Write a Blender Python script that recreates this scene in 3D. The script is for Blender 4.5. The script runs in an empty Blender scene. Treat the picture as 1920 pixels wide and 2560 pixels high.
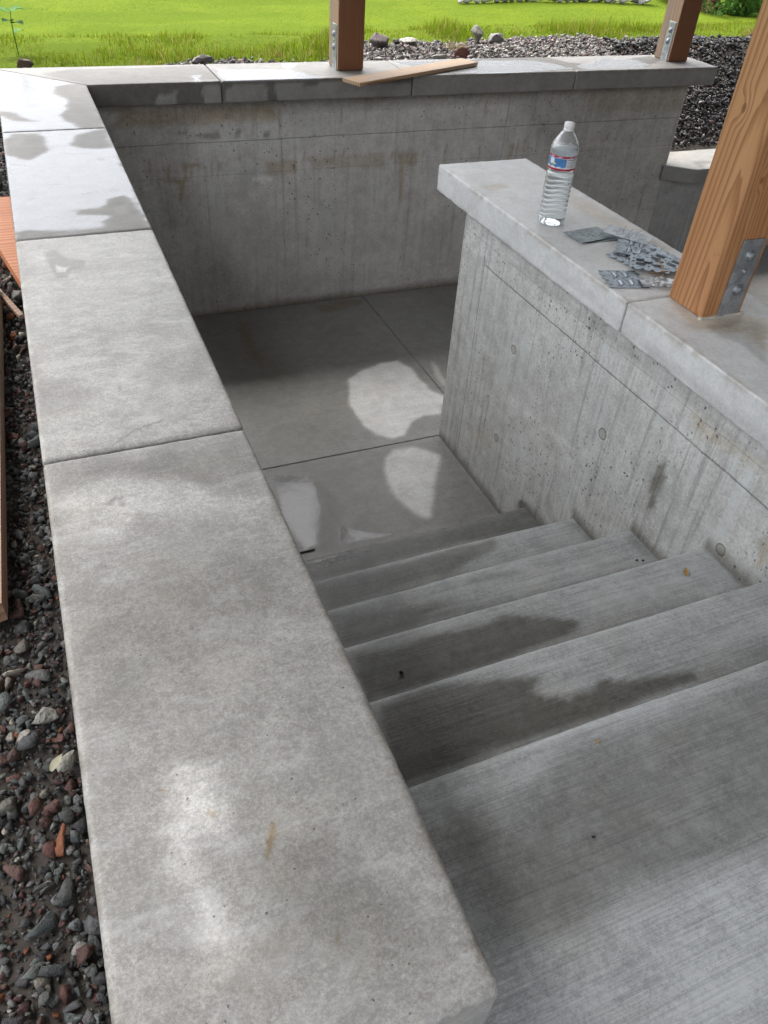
import bpy, bmesh, math, random
import numpy as np
from mathutils import Matrix, Vector
random.seed(7); RNG = np.random.default_rng(11)
scene = bpy.context.scene
COL = scene.collection
PI = math.pi

# ------------------------------------------------------------------ surveyed dimensions (metres)
W, WB, T = .370, .363, .0963          # coping widths and thickness
H, RI, TR = 1.2414, .1724, .2711      # pit depth, riser, tread
Y1, Y2, Y3, YE = -.6851, -1.7343, -2.7883, -3.838
XJ = (.605, 1.5935, 2.5861); XE, XWE = 3.586, 3.5266
FY = .14                              # face of the far wall
ZB, BX0, BX1, BYF, BYJ, BT = -.0467, 1.1715, 1.5664, -1.2133, -2.4483, .0973
WX, WY = 1.2331, -1.3684              # face and end of the middle wall
NY = -2.134                           # lowest nosing
ZL = -.587                            # low wall coping
LZ = -H + 6*RI

# outlines of stains / lighter patches / painted shade / water on each surface: (channel, softness, strength, outline in metres on that surface)
PATCH = {
 'capL': [
  ('p',0.035,1,[(-0.384,0.341),(-0.067,0.052),(0.004,-0.025),(-0.003,-0.693),(0.0,-1.737),(-0.369,-1.731),(-0.406,-0.643)]),
  ('l',0.06,0.3,[(-0.384,0.341),(-0.067,0.052),(0.004,-0.025),(-0.003,-0.693),(0.0,-1.737),(0.0,-2.321),(-0.369,-2.331),(-0.369,-1.731),(-0.406,-0.643)]),
  ('l',0.12,0.3,[(-0.369,-2.331),(0.0,-2.321),(-0.001,-2.794),(-0.37,-2.783)]),
  ('d',0.035,0.4875,[(-0.003,0.006),(-0.069,0.035),(-0.131,-0.021),(-0.144,-0.122),(-0.103,-0.245),(-0.12,-0.391),(-0.151,-0.491),(-0.125,-0.596),(-0.1,-0.683),(-0.005,-0.699),(0.003,-0.373),(0.005,-0.017)]),
  ('d',0.035,0.3375,[(-0.375,-0.387),(-0.318,-0.431),(-0.271,-0.506),(-0.249,-0.559),(-0.322,-0.531),(-0.377,-0.472)]),
  ('d',0.035,0.4125,[(-0.115,-0.755),(-0.151,-0.88),(-0.116,-0.929),(-0.015,-0.948),(-0.006,-0.712),(-0.054,-0.719)]),
  ('d',0.035,0.375,[(-0.363,-0.77),(-0.33,-0.717),(-0.242,-0.717),(-0.223,-0.795),(-0.237,-0.879),(-0.226,-0.936),(-0.292,-1.029),(-0.362,-0.963)]),
  ('l',0.02,0.9,[(-0.331,-0.746),(-0.3,-0.752),(-0.296,-0.825),(-0.328,-0.848)]),
  ('d',0.035,0.45,[(-0.217,-1.539),(-0.158,-1.543),(-0.117,-1.532),(-0.08,-1.458),(-0.035,-1.436),(-0.02,-1.524),(-0.011,-1.645),(-0.007,-1.739),(-0.062,-1.717),(-0.118,-1.703),(-0.131,-1.654),(-0.099,-1.605),(-0.188,-1.575)]),
  ('d',0.035,0.45,[(-0.373,-1.677),(-0.371,-1.732),(-0.227,-1.725),(-0.003,-1.74),(-0.058,-1.69),(-0.13,-1.7),(-0.225,-1.695),(-0.333,-1.66)]),
  ('l',0.02,0.8,[(-0.083,-1.53),(-0.04,-1.519),(-0.045,-1.598),(-0.08,-1.61)]),
  ('p',0.035,0,[(-0.003,0.006),(-0.069,0.035),(-0.131,-0.021),(-0.144,-0.122),(-0.103,-0.245),(-0.12,-0.391),(-0.151,-0.491),(-0.125,-0.596),(-0.1,-0.683),(-0.005,-0.699),(0.003,-0.373),(0.005,-0.017)]),
  ('p',0.035,0,[(-0.375,-0.387),(-0.318,-0.431),(-0.271,-0.506),(-0.249,-0.559),(-0.322,-0.531),(-0.377,-0.472)]),
  ('p',0.035,0,[(-0.115,-0.755),(-0.151,-0.88),(-0.116,-0.929),(-0.015,-0.948),(-0.006,-0.712),(-0.054,-0.719)]),
  ('p',0.035,0,[(-0.363,-0.77),(-0.33,-0.717),(-0.242,-0.717),(-0.223,-0.795),(-0.237,-0.879),(-0.226,-0.936),(-0.292,-1.029),(-0.362,-0.963)]),
  ('p',0.035,0,[(-0.217,-1.539),(-0.158,-1.543),(-0.117,-1.532),(-0.08,-1.458),(-0.035,-1.436),(-0.02,-1.524),(-0.011,-1.645),(-0.007,-1.739),(-0.062,-1.717),(-0.118,-1.703),(-0.131,-1.654),(-0.099,-1.605),(-0.188,-1.575)]),
  ('p',0.035,0,[(-0.373,-1.677),(-0.371,-1.732),(-0.227,-1.725),(-0.003,-1.74),(-0.058,-1.69),(-0.13,-1.7),(-0.225,-1.695),(-0.333,-1.66)]),
  ('d',0.008,0.75,[(-0.304,-1.835),(-0.277,-1.82),(-0.253,-1.883),(-0.203,-1.918),(-0.214,-1.957),(-0.244,-1.97),(-0.26,-2.007),(-0.284,-2.006),(-0.293,-1.946)]),
  ('d',0.006,0,[(-0.282,-1.925),(-0.264,-1.947),(-0.247,-1.94),(-0.259,-1.978),(-0.279,-1.973)]),
  ('l',0.008,1,[(-0.282,-1.925),(-0.264,-1.941),(-0.25,-1.951),(-0.263,-1.977),(-0.278,-1.967)]),
  ('d',0.035,0.2625,[(-0.065,-2.093),(-0.026,-2.104),(-0.035,-2.184),(-0.074,-2.186)]),
  ('d',0.04,0.45,[(-0.379,-2.509),(-0.298,-2.505),(-0.258,-2.565),(-0.283,-2.629),(-0.328,-2.657),(-0.377,-2.633)]),
  ('d',0.04,0.35,[(-0.17,-2.534),(-0.1,-2.463),(-0.003,-2.437),(0.004,-2.566),(-0.077,-2.601),(-0.15,-2.588)]),
  ('d',0.05,0.35,[(-0.364,-2.807),(-0.163,-2.82),(-0.002,-2.809),(-0.006,-2.923),(-0.105,-2.947),(-0.251,-2.858),(-0.354,-2.879)]),
  ('l',0.05,0.45,[(-0.356,-2.904),(-0.253,-2.871),(-0.127,-2.94),(-0.03,-3.012),(-0.054,-3.043),(-0.232,-2.996),(-0.268,-3.043),(-0.349,-2.993)]),
  ('d',0.08,0.3,[(-0.354,-3.199),(-0.233,-3.143),(-0.038,-3.156),(-0.042,-3.29),(-0.214,-3.294),(-0.258,-3.361),(-0.359,-3.37)]),
  ('l',0.05,0.9,[(-0.273,-3.498),(-0.249,-3.474),(-0.215,-3.49),(-0.211,-3.534),(-0.227,-3.577),(-0.254,-3.578),(-0.274,-3.599),(-0.29,-3.592),(-0.292,-3.558)]),
  ('l',0.04,0.6,[(-0.28,-3.607),(-0.261,-3.614),(-0.238,-3.709),(-0.254,-3.714),(-0.277,-3.665)]),
  ('d',0.05,0.4,[(-0.194,-3.618),(-0.117,-3.618),(-0.076,-3.717),(-0.068,-3.774),(-0.135,-3.758),(-0.184,-3.691)]),
  ('d',0.0015,0.6,[(-0.211,-2.526),(-0.208,-2.526),(-0.203,-2.589),(-0.206,-2.589)]),
  ('d',0.0015,0.5,[(-0.243,-2.769),(-0.2,-2.735),(-0.146,-2.714),(-0.145,-2.721),(-0.2,-2.741),(-0.242,-2.775)]),
  ('d',0.0015,0.5,[(-0.139,-3.201),(-0.137,-3.202),(-0.151,-3.222),(-0.154,-3.221)]),
  ('d',0.002,0.6,[(-0.307,-3.174),(-0.303,-3.175),(-0.304,-3.181),(-0.308,-3.18)]),
  ('d',0.002,0.5,[(-0.283,-2.939),(-0.268,-2.931),(-0.261,-2.92),(-0.258,-2.926),(-0.267,-2.946),(-0.281,-2.949)]),
  ('d',0.002,0.45,[(-0.261,-2.936),(-0.251,-2.926),(-0.245,-2.941),(-0.251,-2.96),(-0.259,-2.954)]),
  ('r',0.002,0.8,[(-0.172,-3.583),(-0.165,-3.585),(-0.175,-3.608),(-0.187,-3.626),(-0.189,-3.624),(-0.18,-3.6)]),
  ('r',0.003,0.7,[(-0.286,-3.495),(-0.274,-3.503),(-0.275,-3.506),(-0.286,-3.499)]),
  ('r',0.003,0.6,[(-0.235,-3.544),(-0.225,-3.55),(-0.228,-3.555),(-0.237,-3.549)]),
  ('r',0.003,0.8,[(-0.141,-3.727),(-0.136,-3.731),(-0.14,-3.734),(-0.142,-3.732)]),
 ],
 'capB': [
  ('d',0.025,0.5,[(-0.172,0.225),(-0.044,0.306),(0.385,0.313),(0.585,0.345),(0.598,0.047),(0.328,-0.013),(0.007,0.004)]),
  ('l',0.02,0.6,[(0.495,0.129),(0.548,0.147),(0.508,0.034),(0.533,-0.046),(0.483,-0.031)]),
  ('p',0.035,1,[(0.495,0.129),(0.548,0.147),(0.508,0.034),(0.533,-0.046),(0.483,-0.031)]),
  ('l',0.03,0.8,[(0.641,0.236),(0.823,0.218),(0.997,0.2),(1.068,0.042),(1.149,0.033),(0.974,-0.067),(0.63,-0.003),(0.619,0.092)]),
  ('p',0.035,1,[(0.641,0.236),(0.823,0.218),(0.997,0.2),(1.068,0.042),(1.149,0.033),(0.974,-0.067),(0.63,-0.003),(0.619,0.092)]),
  ('d',0.025,0.6,[(0.721,0.139),(0.813,0.138),(0.771,0.065),(0.716,0.071)]),
  ('l',0.02,0.7,[(0.996,0.36),(1.09,0.34),(1.009,0.199),(0.974,0.244)]),
  ('p',0.035,1,[(0.996,0.36),(1.09,0.34),(1.009,0.199),(0.974,0.244)]),
  ('d',0.025,0.85,[(1.658,0.133),(1.979,0.317),(2.188,0.383),(2.602,0.38),(2.668,0.207),(2.779,0.136),(3.34,0.339),(3.319,0.198),(3.087,0.047),(2.598,0.026),(1.823,-0.001)]),
  ('p',0.035,1,[(1.687,0.05),(1.97,0.129),(2.166,0.312),(2.461,0.274),(2.573,0.156),(2.604,0.06),(2.094,-0.009)]),
  ('p',0.035,1,[(2.672,0.117),(2.99,0.303),(3.152,0.225),(3.16,0.1),(3.048,0.039),(2.669,0.042)]),
  ('d',0.025,0,[(2.201,0.134),(2.281,0.172),(2.265,0.116),(2.201,0.095)]),
  ('l',0.02,0.6,[(1.595,0.333),(1.842,0.329),(2.182,0.371),(1.957,0.272),(1.681,0.185)]),
  ('p',0.035,1,[(1.595,0.333),(1.842,0.329),(2.182,0.371),(1.957,0.272),(1.681,0.185)]),
 ],
 'faceB': [
  ('d',0.01,0.85,[(-0.012,0.006),(1.589,0.007),(1.593,-0.035),(1.114,-0.031),(0.995,-0.022),(0.878,-0.019),(0.871,-0.098),(0.6,-0.109),(0.008,-0.1)]),
  ('d',0.006,0,[(0.285,-0.093),(0.308,-0.046),(0.334,-0.056),(0.368,-0.052),(0.399,-0.026),(0.39,-0.051),(0.391,-0.091),(0.329,-0.099)]),
  ('d',0.006,0,[(0.51,-0.034),(0.528,-0.019),(0.596,-0.018),(0.604,-0.031),(0.602,-0.093),(0.566,-0.1),(0.521,-0.096),(0.513,-0.059)]),
  ('d',0.006,0,[(0.627,-0.035),(0.671,-0.018),(0.812,-0.019),(0.829,-0.038),(0.821,-0.09),(0.73,-0.1),(0.613,-0.096)]),
  ('d',0.006,0,[(0.86,-0.023),(0.914,-0.014),(0.912,-0.104),(0.881,-0.103)]),
  ('d',0.006,0,[(0.866,-0.027),(0.995,-0.015),(1.018,-0.046),(1.114,-0.013),(1.309,-0.018),(1.364,-0.114),(0.87,-0.098)]),
 ],
 'faceR': [
  ('d',0.02,0.3,[(-1.981,-0.104),(-2.305,-0.097),(-2.611,-0.132),(-2.862,-0.143),(-3.043,-0.142),(-3.03,-0.116),(-2.687,-0.109),(-2.201,-0.111)]),
 ],
 'floor': [
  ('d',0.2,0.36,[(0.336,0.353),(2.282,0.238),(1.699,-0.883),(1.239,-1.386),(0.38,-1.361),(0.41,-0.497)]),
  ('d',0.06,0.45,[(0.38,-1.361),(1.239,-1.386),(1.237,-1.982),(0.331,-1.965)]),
  ('r',0.05,0.5,[(0.61,0.062),(0.639,-0.034),(0.621,-0.306),(0.629,-0.463),(0.587,-0.525),(0.568,-0.21)]),
  ('r',0.04,0.5,[(1.105,0.077),(1.259,0.098),(1.406,0.09),(1.365,0.02),(1.155,-0.031),(1.107,-0.002)]),
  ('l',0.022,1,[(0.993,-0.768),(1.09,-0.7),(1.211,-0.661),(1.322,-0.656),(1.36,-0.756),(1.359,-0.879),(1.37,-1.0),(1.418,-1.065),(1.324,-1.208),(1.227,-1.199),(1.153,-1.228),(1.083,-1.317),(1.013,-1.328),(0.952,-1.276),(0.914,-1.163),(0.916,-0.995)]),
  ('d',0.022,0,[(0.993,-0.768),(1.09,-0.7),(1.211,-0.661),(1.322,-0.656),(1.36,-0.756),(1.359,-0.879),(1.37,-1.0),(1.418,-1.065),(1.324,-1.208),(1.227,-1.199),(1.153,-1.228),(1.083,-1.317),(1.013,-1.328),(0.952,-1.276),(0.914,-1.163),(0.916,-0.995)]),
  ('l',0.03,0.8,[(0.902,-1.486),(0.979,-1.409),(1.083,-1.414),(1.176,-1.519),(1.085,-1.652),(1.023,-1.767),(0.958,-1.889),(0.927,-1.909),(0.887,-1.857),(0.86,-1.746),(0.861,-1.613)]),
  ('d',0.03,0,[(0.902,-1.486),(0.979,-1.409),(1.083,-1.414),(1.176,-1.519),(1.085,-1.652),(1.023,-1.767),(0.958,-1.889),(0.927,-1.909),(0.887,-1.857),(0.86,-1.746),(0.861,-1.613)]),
  ('l',0.022,0.8,[(1.493,-0.72),(1.508,-0.775),(1.487,-0.893),(1.464,-0.982),(1.445,-0.952),(1.455,-0.859)]),
  ('d',0.03,0.8,[(0.545,-1.476),(0.591,-1.592),(0.625,-1.731),(0.558,-1.86),(0.466,-1.956),(0.432,-1.945),(0.501,-1.767)]),
  ('p',0.05,0.75,[(0.393,-1.426),(0.493,-1.442),(0.555,-1.479),(0.558,-1.564),(0.538,-1.687),(0.483,-1.805),(0.45,-1.923),(0.379,-1.933),(0.357,-1.688)]),
  ('p',0.05,0.75,[(0.6,-1.8),(0.621,-1.852),(0.673,-1.899),(0.782,-1.954),(0.671,-1.956),(0.547,-1.945),(0.522,-1.905),(0.563,-1.832)]),
 ],
 't2': [
  ('l',0.05,0.7,[(0.878,-2.42),(1.238,-2.395),(1.258,-2.533),(0.924,-2.541),(0.707,-2.538)]),
  ('d',0.025,0.68,[(0.229,-2.415),(0.546,-2.429),(0.904,-2.413),(0.914,-2.448),(0.844,-2.484),(0.676,-2.514),(0.511,-2.512),(0.272,-2.547)]),
  ('d',0.03,0.32,[(1.21,-2.419),(1.254,-2.539),(1.22,-2.535),(1.181,-2.426)]),
 ],
 't3': [
  ('l',0.05,0.7,[(0.281,-2.689),(0.706,-2.69),(1.234,-2.677),(1.244,-2.814),(0.836,-2.81),(0.53,-2.776)]),
  ('d',0.025,0.48,[(0.643,-2.7),(0.79,-2.719),(0.817,-2.741),(0.754,-2.747),(0.613,-2.721)]),
  ('d',0.03,0.44,[(0.205,-2.708),(0.342,-2.734),(0.571,-2.767),(0.465,-2.799),(0.221,-2.827)]),
  ('d',0.03,0.4,[(1.208,-2.697),(1.244,-2.814),(1.187,-2.802)]),
 ],
 't4': [
  ('l',0.04,0.7,[(0.174,-2.944),(0.538,-2.954),(0.971,-2.949),(1.236,-2.942),(1.25,-3.115),(0.925,-3.1),(0.738,-3.075),(0.675,-3.012),(0.447,-2.973),(0.289,-2.976)]),
  ('d',0.013,0.85,[(0.175,-2.982),(0.295,-2.997),(0.407,-2.989),(0.495,-3.005),(0.571,-2.986),(0.664,-3.029),(0.748,-3.074),(0.699,-3.096),(0.456,-3.109),(0.157,-3.105)]),
  ('d',0.013,0.4,[(1.228,-2.952),(1.258,-3.106),(1.219,-3.104)]),
 ],
 't5': [
  ('l',0.04,0.7,[(0.118,-3.22),(0.513,-3.214),(0.793,-3.197),(1.164,-3.218),(1.083,-3.39),(0.774,-3.372),(0.539,-3.343),(0.487,-3.347),(0.431,-3.304),(0.458,-3.283),(0.327,-3.236)]),
  ('d',0.013,0.85,[(0.123,-3.237),(0.23,-3.235),(0.35,-3.256),(0.401,-3.263),(0.456,-3.286),(0.422,-3.308),(0.443,-3.33),(0.483,-3.354),(0.508,-3.347),(0.534,-3.349),(0.574,-3.332),(0.633,-3.361),(0.688,-3.366),(0.766,-3.382),(0.765,-3.401),(0.53,-3.406),(0.274,-3.4),(0.095,-3.403)]),
 ],
 't1': [
  ('d',0.025,0.76,[(0.292,-2.141),(0.467,-2.087),(0.95,-2.091),(1.243,-2.133),(1.246,-2.263),(0.827,-2.242),(0.301,-2.251)]),
  ('p',0.03,0.5,[(0.322,-2.151),(0.508,-2.134),(0.604,-2.183),(0.343,-2.22)]),
 ],
 'land': [
  ('d',0.08,0.55,[(0.053,-3.568),(0.181,-3.609),(0.352,-3.528),(0.458,-3.539),(0.891,-3.519),(0.631,-3.769),(0.226,-3.748),(0.074,-3.749),(0.057,-3.661)]),
  ('l',0.06,0.7,[(0.065,-3.766),(0.216,-3.763),(0.625,-3.775),(0.44,-4.122),(-0.046,-3.929)]),
  ('l',0.04,0.4,[(0.059,-3.497),(0.303,-3.501),(0.437,-3.503),(0.32,-3.543),(0.209,-3.56),(0.106,-3.561),(0.063,-3.564)]),
  ('l',0.02,0.5,[(0.44,-3.582),(0.46,-3.592),(0.447,-3.602),(0.436,-3.594)]),
 ],
 'wallB': [
  ('d',0.15,0.4,[(-0.022,-0.12),(0.494,-0.134),(0.425,-0.348),(0.45,-0.555),(0.524,-0.808),(0.664,-1.037),(0.762,-1.236),(0.056,-1.299)]),
  ('r',0.04,0.66,[(0.124,-0.136),(0.347,-0.149),(0.523,-0.142),(0.889,-0.141),(0.924,-0.215),(0.661,-0.213),(0.456,-0.216),(0.303,-0.223),(0.111,-0.214)]),
  ('r',0.01,0.72,[(0.328,-0.392),(0.466,-0.4),(0.526,-0.416),(0.522,-0.427),(0.471,-0.413),(0.433,-0.428),(0.421,-0.475),(0.409,-0.474),(0.41,-0.415)]),
  ('r',0.012,0.72,[(0.246,-0.469),(0.366,-0.471),(0.439,-0.479),(0.407,-0.492),(0.393,-0.558),(0.383,-0.594),(0.368,-0.586),(0.376,-0.496),(0.304,-0.482)]),
  ('r',0.012,0.54,[(0.327,-0.398),(0.345,-0.399),(0.329,-0.475),(0.314,-0.474)]),
  ('r',0.012,0.54,[(0.832,-0.416),(0.917,-0.415),(1.011,-0.414),(1.01,-0.482),(0.849,-0.481)]),
  ('r',0.02,0.42,[(1.059,-0.406),(1.297,-0.407),(1.514,-0.407),(1.52,-0.494),(1.231,-0.464),(1.098,-0.456)]),
  ('d',0.012,0.7,[(0.369,-0.248),(0.446,-0.248),(0.439,-0.262),(0.38,-0.256)]),
  ('d',0.012,0.7,[(0.463,-0.257),(0.511,-0.265),(0.602,-0.258),(0.612,-0.293),(0.539,-0.289),(0.497,-0.279)]),
  ('d',0.012,0.7,[(0.696,-0.245),(0.721,-0.246),(0.712,-0.286),(0.68,-0.287)]),
  ('d',0.012,0.7,[(0.839,-0.269),(0.871,-0.27),(0.863,-0.299),(0.832,-0.295)]),
  ('l',0.004,0.8,[(0.76,-0.485),(0.869,-0.492),(0.874,-0.511),(0.834,-0.521),(0.827,-0.536),(0.801,-0.518),(0.768,-0.516)]),
  ('l',0.006,0.4,[(0.194,-0.498),(0.247,-0.499),(0.239,-0.519),(0.197,-0.516)]),
  ('d',0.15,0.45,[(2.344,-0.108),(3.501,-0.14),(3.756,-1.051),(3.014,-0.832),(2.311,-0.25)]),  # right end of the wall: shade painted through the damp channel
  ('r',0.02,0.6,[(1.599,-0.412),(1.726,-0.407),(1.719,-0.481),(1.647,-0.489),(1.649,-0.696),(1.627,-0.694)]),
  ('r',0.03,0.36,[(2.741,-0.143),(3.519,-0.14),(3.553,-0.271),(2.85,-0.245)]),
 ],
 'wallR': [
  ('d',0.02,0.35,[(-1.381,-0.353),(-1.754,-0.232),(-3.023,-0.225),(-3.011,-0.203),(-2.363,-0.195),(-1.859,-0.203)]),
  ('d',0.008,0.8,[(-2.69,-0.455),(-2.715,-0.426),(-2.74,-0.471),(-2.73,-0.54),(-2.737,-0.598),(-2.71,-0.604),(-2.689,-0.525)]),
  ('r',0.02,0.35,[(-2.734,-0.243),(-2.786,-0.23),(-2.867,-0.234),(-3.018,-0.216),(-3.035,-0.248),(-2.923,-0.253),(-2.804,-0.283)]),
  ('r',0.01,0.5,[(-3.095,-0.399),(-3.106,-0.382),(-3.134,-0.435),(-3.116,-0.481)]),
  ('l',0.01,0.3,[(-1.821,-0.717),(-1.912,-0.699),(-2.087,-0.68),(-2.242,-0.648),(-2.325,-0.66),(-2.152,-0.7),(-1.957,-0.736)]),
  ('r',0.06,0.2,[(-1.638,-1.001),(-1.779,-0.909),(-1.842,-0.999),(-1.689,-1.107)]),
  ('d',0.006,0.9,[(-2.086,-1.113),(-2.082,-1.078),(-2.112,-1.049),(-2.152,-1.048),(-2.194,-1.056),(-2.275,-1.03),(-2.142,-1.088)]),
 ],
 'capR': [
  ('r',0.05,0.35,[(1.497,-1.61),(1.531,-1.74),(1.55,-2.171),(1.487,-2.193),(1.455,-1.989),(1.436,-1.766)]),
  ('r',0.015,0.35,[(1.216,-1.485),(1.322,-1.468),(1.314,-1.519),(1.218,-1.536)]),
  ('r',0.03,0.55,[(1.304,-2.463),(1.302,-2.6),(1.439,-2.604),(1.496,-2.649),(1.359,-2.794),(1.36,-2.692),(1.25,-2.639)]),
  ('d',0.02,0.5,[(1.287,-2.631),(1.419,-2.627),(1.475,-2.671),(1.305,-2.85),(1.323,-2.733),(1.292,-2.699)]),
 ],
}
ROOF = (-1.4, 7.0, -5.6, 1.3)  # roof extent, stretched past the posts to tune the shade
SUN = (70, -20, 1.0, 40)
SKY_STRENGTH = .13
EXPOSURE = 2.3

# ------------------------------------------------------------------ helpers
def link(o, parent=None):
    COL.objects.link(o)
    if parent is not None:
        o.parent = parent
        o.matrix_parent_inverse = Matrix.Identity(4)
    return o

def empty(name, loc, label=None, cat=None, group=None, kind=None):
    o = bpy.data.objects.new(name, None); o.location = loc; o.empty_display_size = .1
    COL.objects.link(o); tag(o, label, cat, group, kind); return o

def tag(o, label=None, cat=None, group=None, kind=None):
    if label: o['label'] = label
    if cat: o['category'] = cat
    if group: o['group'] = group
    if kind: o['kind'] = kind
    return o

def mesh_obj(name, V, F, mats, parent=None, smooth=False, cols=None, mi=None, colname='st', origin=None):
    """V (n,3) world coordinates; F (m,k) array or list of arrays; cols per-vertex rgba"""
    V = np.asarray(V, dtype=np.float64)
    off = np.zeros(3)
    if parent is not None: off = np.array(parent_world(parent))
    loc = np.zeros(3)
    if origin is not None: loc = np.asarray(origin, float) - off; off = np.asarray(origin, float)
    Vl = V - off
    me = bpy.data.meshes.new(name)
    Fs = F if isinstance(F, list) else [F]
    me.vertices.add(len(Vl)); me.vertices.foreach_set('co', Vl.astype(np.float32).ravel())
    nl = sum(f.size for f in Fs); nf = sum(len(f) for f in Fs)
    me.loops.add(nl); me.polygons.add(nf)
    me.loops.foreach_set('vertex_index', np.concatenate([f.ravel() for f in Fs]).astype(np.int32))
    st = []; k = 0
    for f in Fs:
        st.append(k + np.arange(len(f))*f.shape[1]); k += f.size
    me.polygons.foreach_set('loop_start', np.concatenate(st).astype(np.int32))
    if not isinstance(mats, (list, tuple)): mats = [mats]
    for m in mats: me.materials.append(m)
    if mi is not None: me.polygons.foreach_set('material_index', np.asarray(mi, dtype=np.int32))
    me.update(calc_edges=True)
    if smooth:
        me.polygons.foreach_set('use_smooth', np.ones(nf, dtype=bool))
    if cols is not None:
        a = me.color_attributes.new(colname, 'FLOAT_COLOR', 'POINT')
        a.data.foreach_set('color', np.asarray(cols, dtype=np.float32).ravel())
    me.validate()
    o = bpy.data.objects.new(name, me); o.location = loc
    return link(o, parent)

def parent_world(p):
    l = Vector(p.location); q = p.parent
    while q is not None: l = l + Vector(q.location); q = q.parent
    return l

def hash2(ix, iy, seed):
    n = (ix*374761393 + iy*668265263 + seed*1442695041) & 0xffffffff
    n = ((n ^ (n >> 13))*1274126177) & 0xffffffff
    return ((n ^ (n >> 16)) & 0xffff)/65535.
def vnoise(x, y, seed=0):
    ix = np.floor(x).astype(np.int64); iy = np.floor(y).astype(np.int64)
    fx = x-ix; fy = y-iy; fx = fx*fx*(3-2*fx); fy = fy*fy*(3-2*fy)
    a = hash2(ix, iy, seed); b = hash2(ix+1, iy, seed); c = hash2(ix, iy+1, seed); d = hash2(ix+1, iy+1, seed)
    return (a*(1-fx)+b*fx)*(1-fy)+(c*(1-fx)+d*fx)*fy
def fbm(x, y, seed=0, o=4):
    s = 0; a = .5
    for k in range(o):
        s = s + a*vnoise(x*2**k, y*2**k, seed+k*17); a *= .5
    return s/(1-.5**o)

def sdf_poly(px, py, pts):
    """signed distance (positive inside)"""
    d = np.full(px.shape, 1e9); ins = np.zeros(px.shape, bool)
    n = len(pts)
    for i in range(n):
        ax, ay = pts[i]; bx, by = pts[(i+1) % n]
        ex, ey = bx-ax, by-ay; L = ex*ex+ey*ey+1e-12
        t = np.clip(((px-ax)*ex+(py-ay)*ey)/L, 0, 1)
        d = np.minimum(d, np.hypot(px-ax-t*ex, py-ay-t*ey))
        c = ((ay > py) != (by > py)) & (px < (bx-ax)*(py-ay)/(by-ay+1e-12)+ax)
        ins ^= c
    return np.where(ins, d, -d)

CH = dict(d=0, l=1, p=2, r=3)
def paint_patches(cols, u, v, key, sel=None):
    """write the stain outlines of surface 'key' into per-vertex channels"""
    wu = (fbm(u*14, v*14, 5)-.5)*.05 + (fbm(u*60, v*60, 9)-.5)*.016
    wv = (fbm(u*14, v*14, 25)-.5)*.05 + (fbm(u*60, v*60, 29)-.5)*.016
    for ch, soft, st, pts in PATCH.get(key, []):
        k = min(1., .14+soft*9)
        s = sdf_poly(u+wu*k, v+wv*k, pts)
        m = np.clip(s/(soft*1.2)+.5, 0, 1); m = m*m*(3-2*m)
        if sel is not None: m = m*sel
        c = CH[ch]
        cols[:, c] = cols[:, c]*(1-m)+st*m

def axis_lines(a, b, step, r):
    n = max(1, int(round((b-a-2*r)/step)))
    inner = np.linspace(a+r, b-r, n+1)
    e = np.array([0, .25, .6])*r
    return np.concatenate([a+e, inner, (b-e)[::-1]])

def rbox(x, y, z, r=.01, step=(.02, .02, .02), rough=0., seed=1):
    """box surface as a lattice with rounded, slightly uneven edges; returns V, F(quads), N"""
    A = [axis_lines(x[0], x[1], step[0], r), axis_lines(y[0], y[1], step[1], r), axis_lines(z[0], z[1], step[2], r)]
    n = [len(a) for a in A]
    idx = -np.ones(n, dtype=np.int64)
    m = np.zeros(n, bool)
    m[0] = m[-1] = True; m[:, 0] = m[:, -1] = True; m[:, :, 0] = m[:, :, -1] = True
    ijk = np.argwhere(m); idx[m] = np.arange(len(ijk))
    P = np.stack([A[0][ijk[:, 0]], A[1][ijk[:, 1]], A[2][ijk[:, 2]]], 1)
    def q(a, b, c, d, flip):
        f = np.stack([a.ravel(), b.ravel(), c.ravel(), d.ravel()], 1)
        return f[:, ::-1] if flip else f
    F = []
    for s, flip in ((0, True), (-1, False)):
        g = idx[s]; F.append(q(g[:-1, :-1], g[1:, :-1], g[1:, 1:], g[:-1, 1:], flip))
        g = idx[:, s]; F.append(q(g[:-1, :-1], g[1:, :-1], g[1:, 1:], g[:-1, 1:], not flip))
        g = idx[:, :, s]; F.append(q(g[:-1, :-1], g[1:, :-1], g[1:, 1:], g[:-1, 1:], flip))
    F = np.concatenate(F)
    lo = np.array([x[0], y[0], z[0]])+r; hi = np.array([x[1], y[1], z[1]])-r
    Q = np.clip(P, lo, hi); D = P-Q; L = np.linalg.norm(D, axis=1, keepdims=True)
    N = D/np.maximum(L, 1e-9)
    rr = r*np.ones(len(P))
    P2 = Q+N*rr[:, None]
    if rough > 0:
        edge = (np.sum(np.abs(D) > 1e-6, axis=1) > 1)
        s = P[:, 0]+P[:, 1]*1.3+P[:, 2]*.7; t = P[:, 0]*.7-P[:, 1]+P[:, 2]*1.7
        nz = fbm(s*70, t*70, seed)-.5; n2 = fbm(s*9, t*9, seed+3)-.5
        low = np.where(P[:, 2] < (z[0]+z[1])/2, 1.5, .7)
        P2 = P2 + N*((nz*rough+n2*rough*.3)*edge*low)[:, None]
    return P2, F, N

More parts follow.
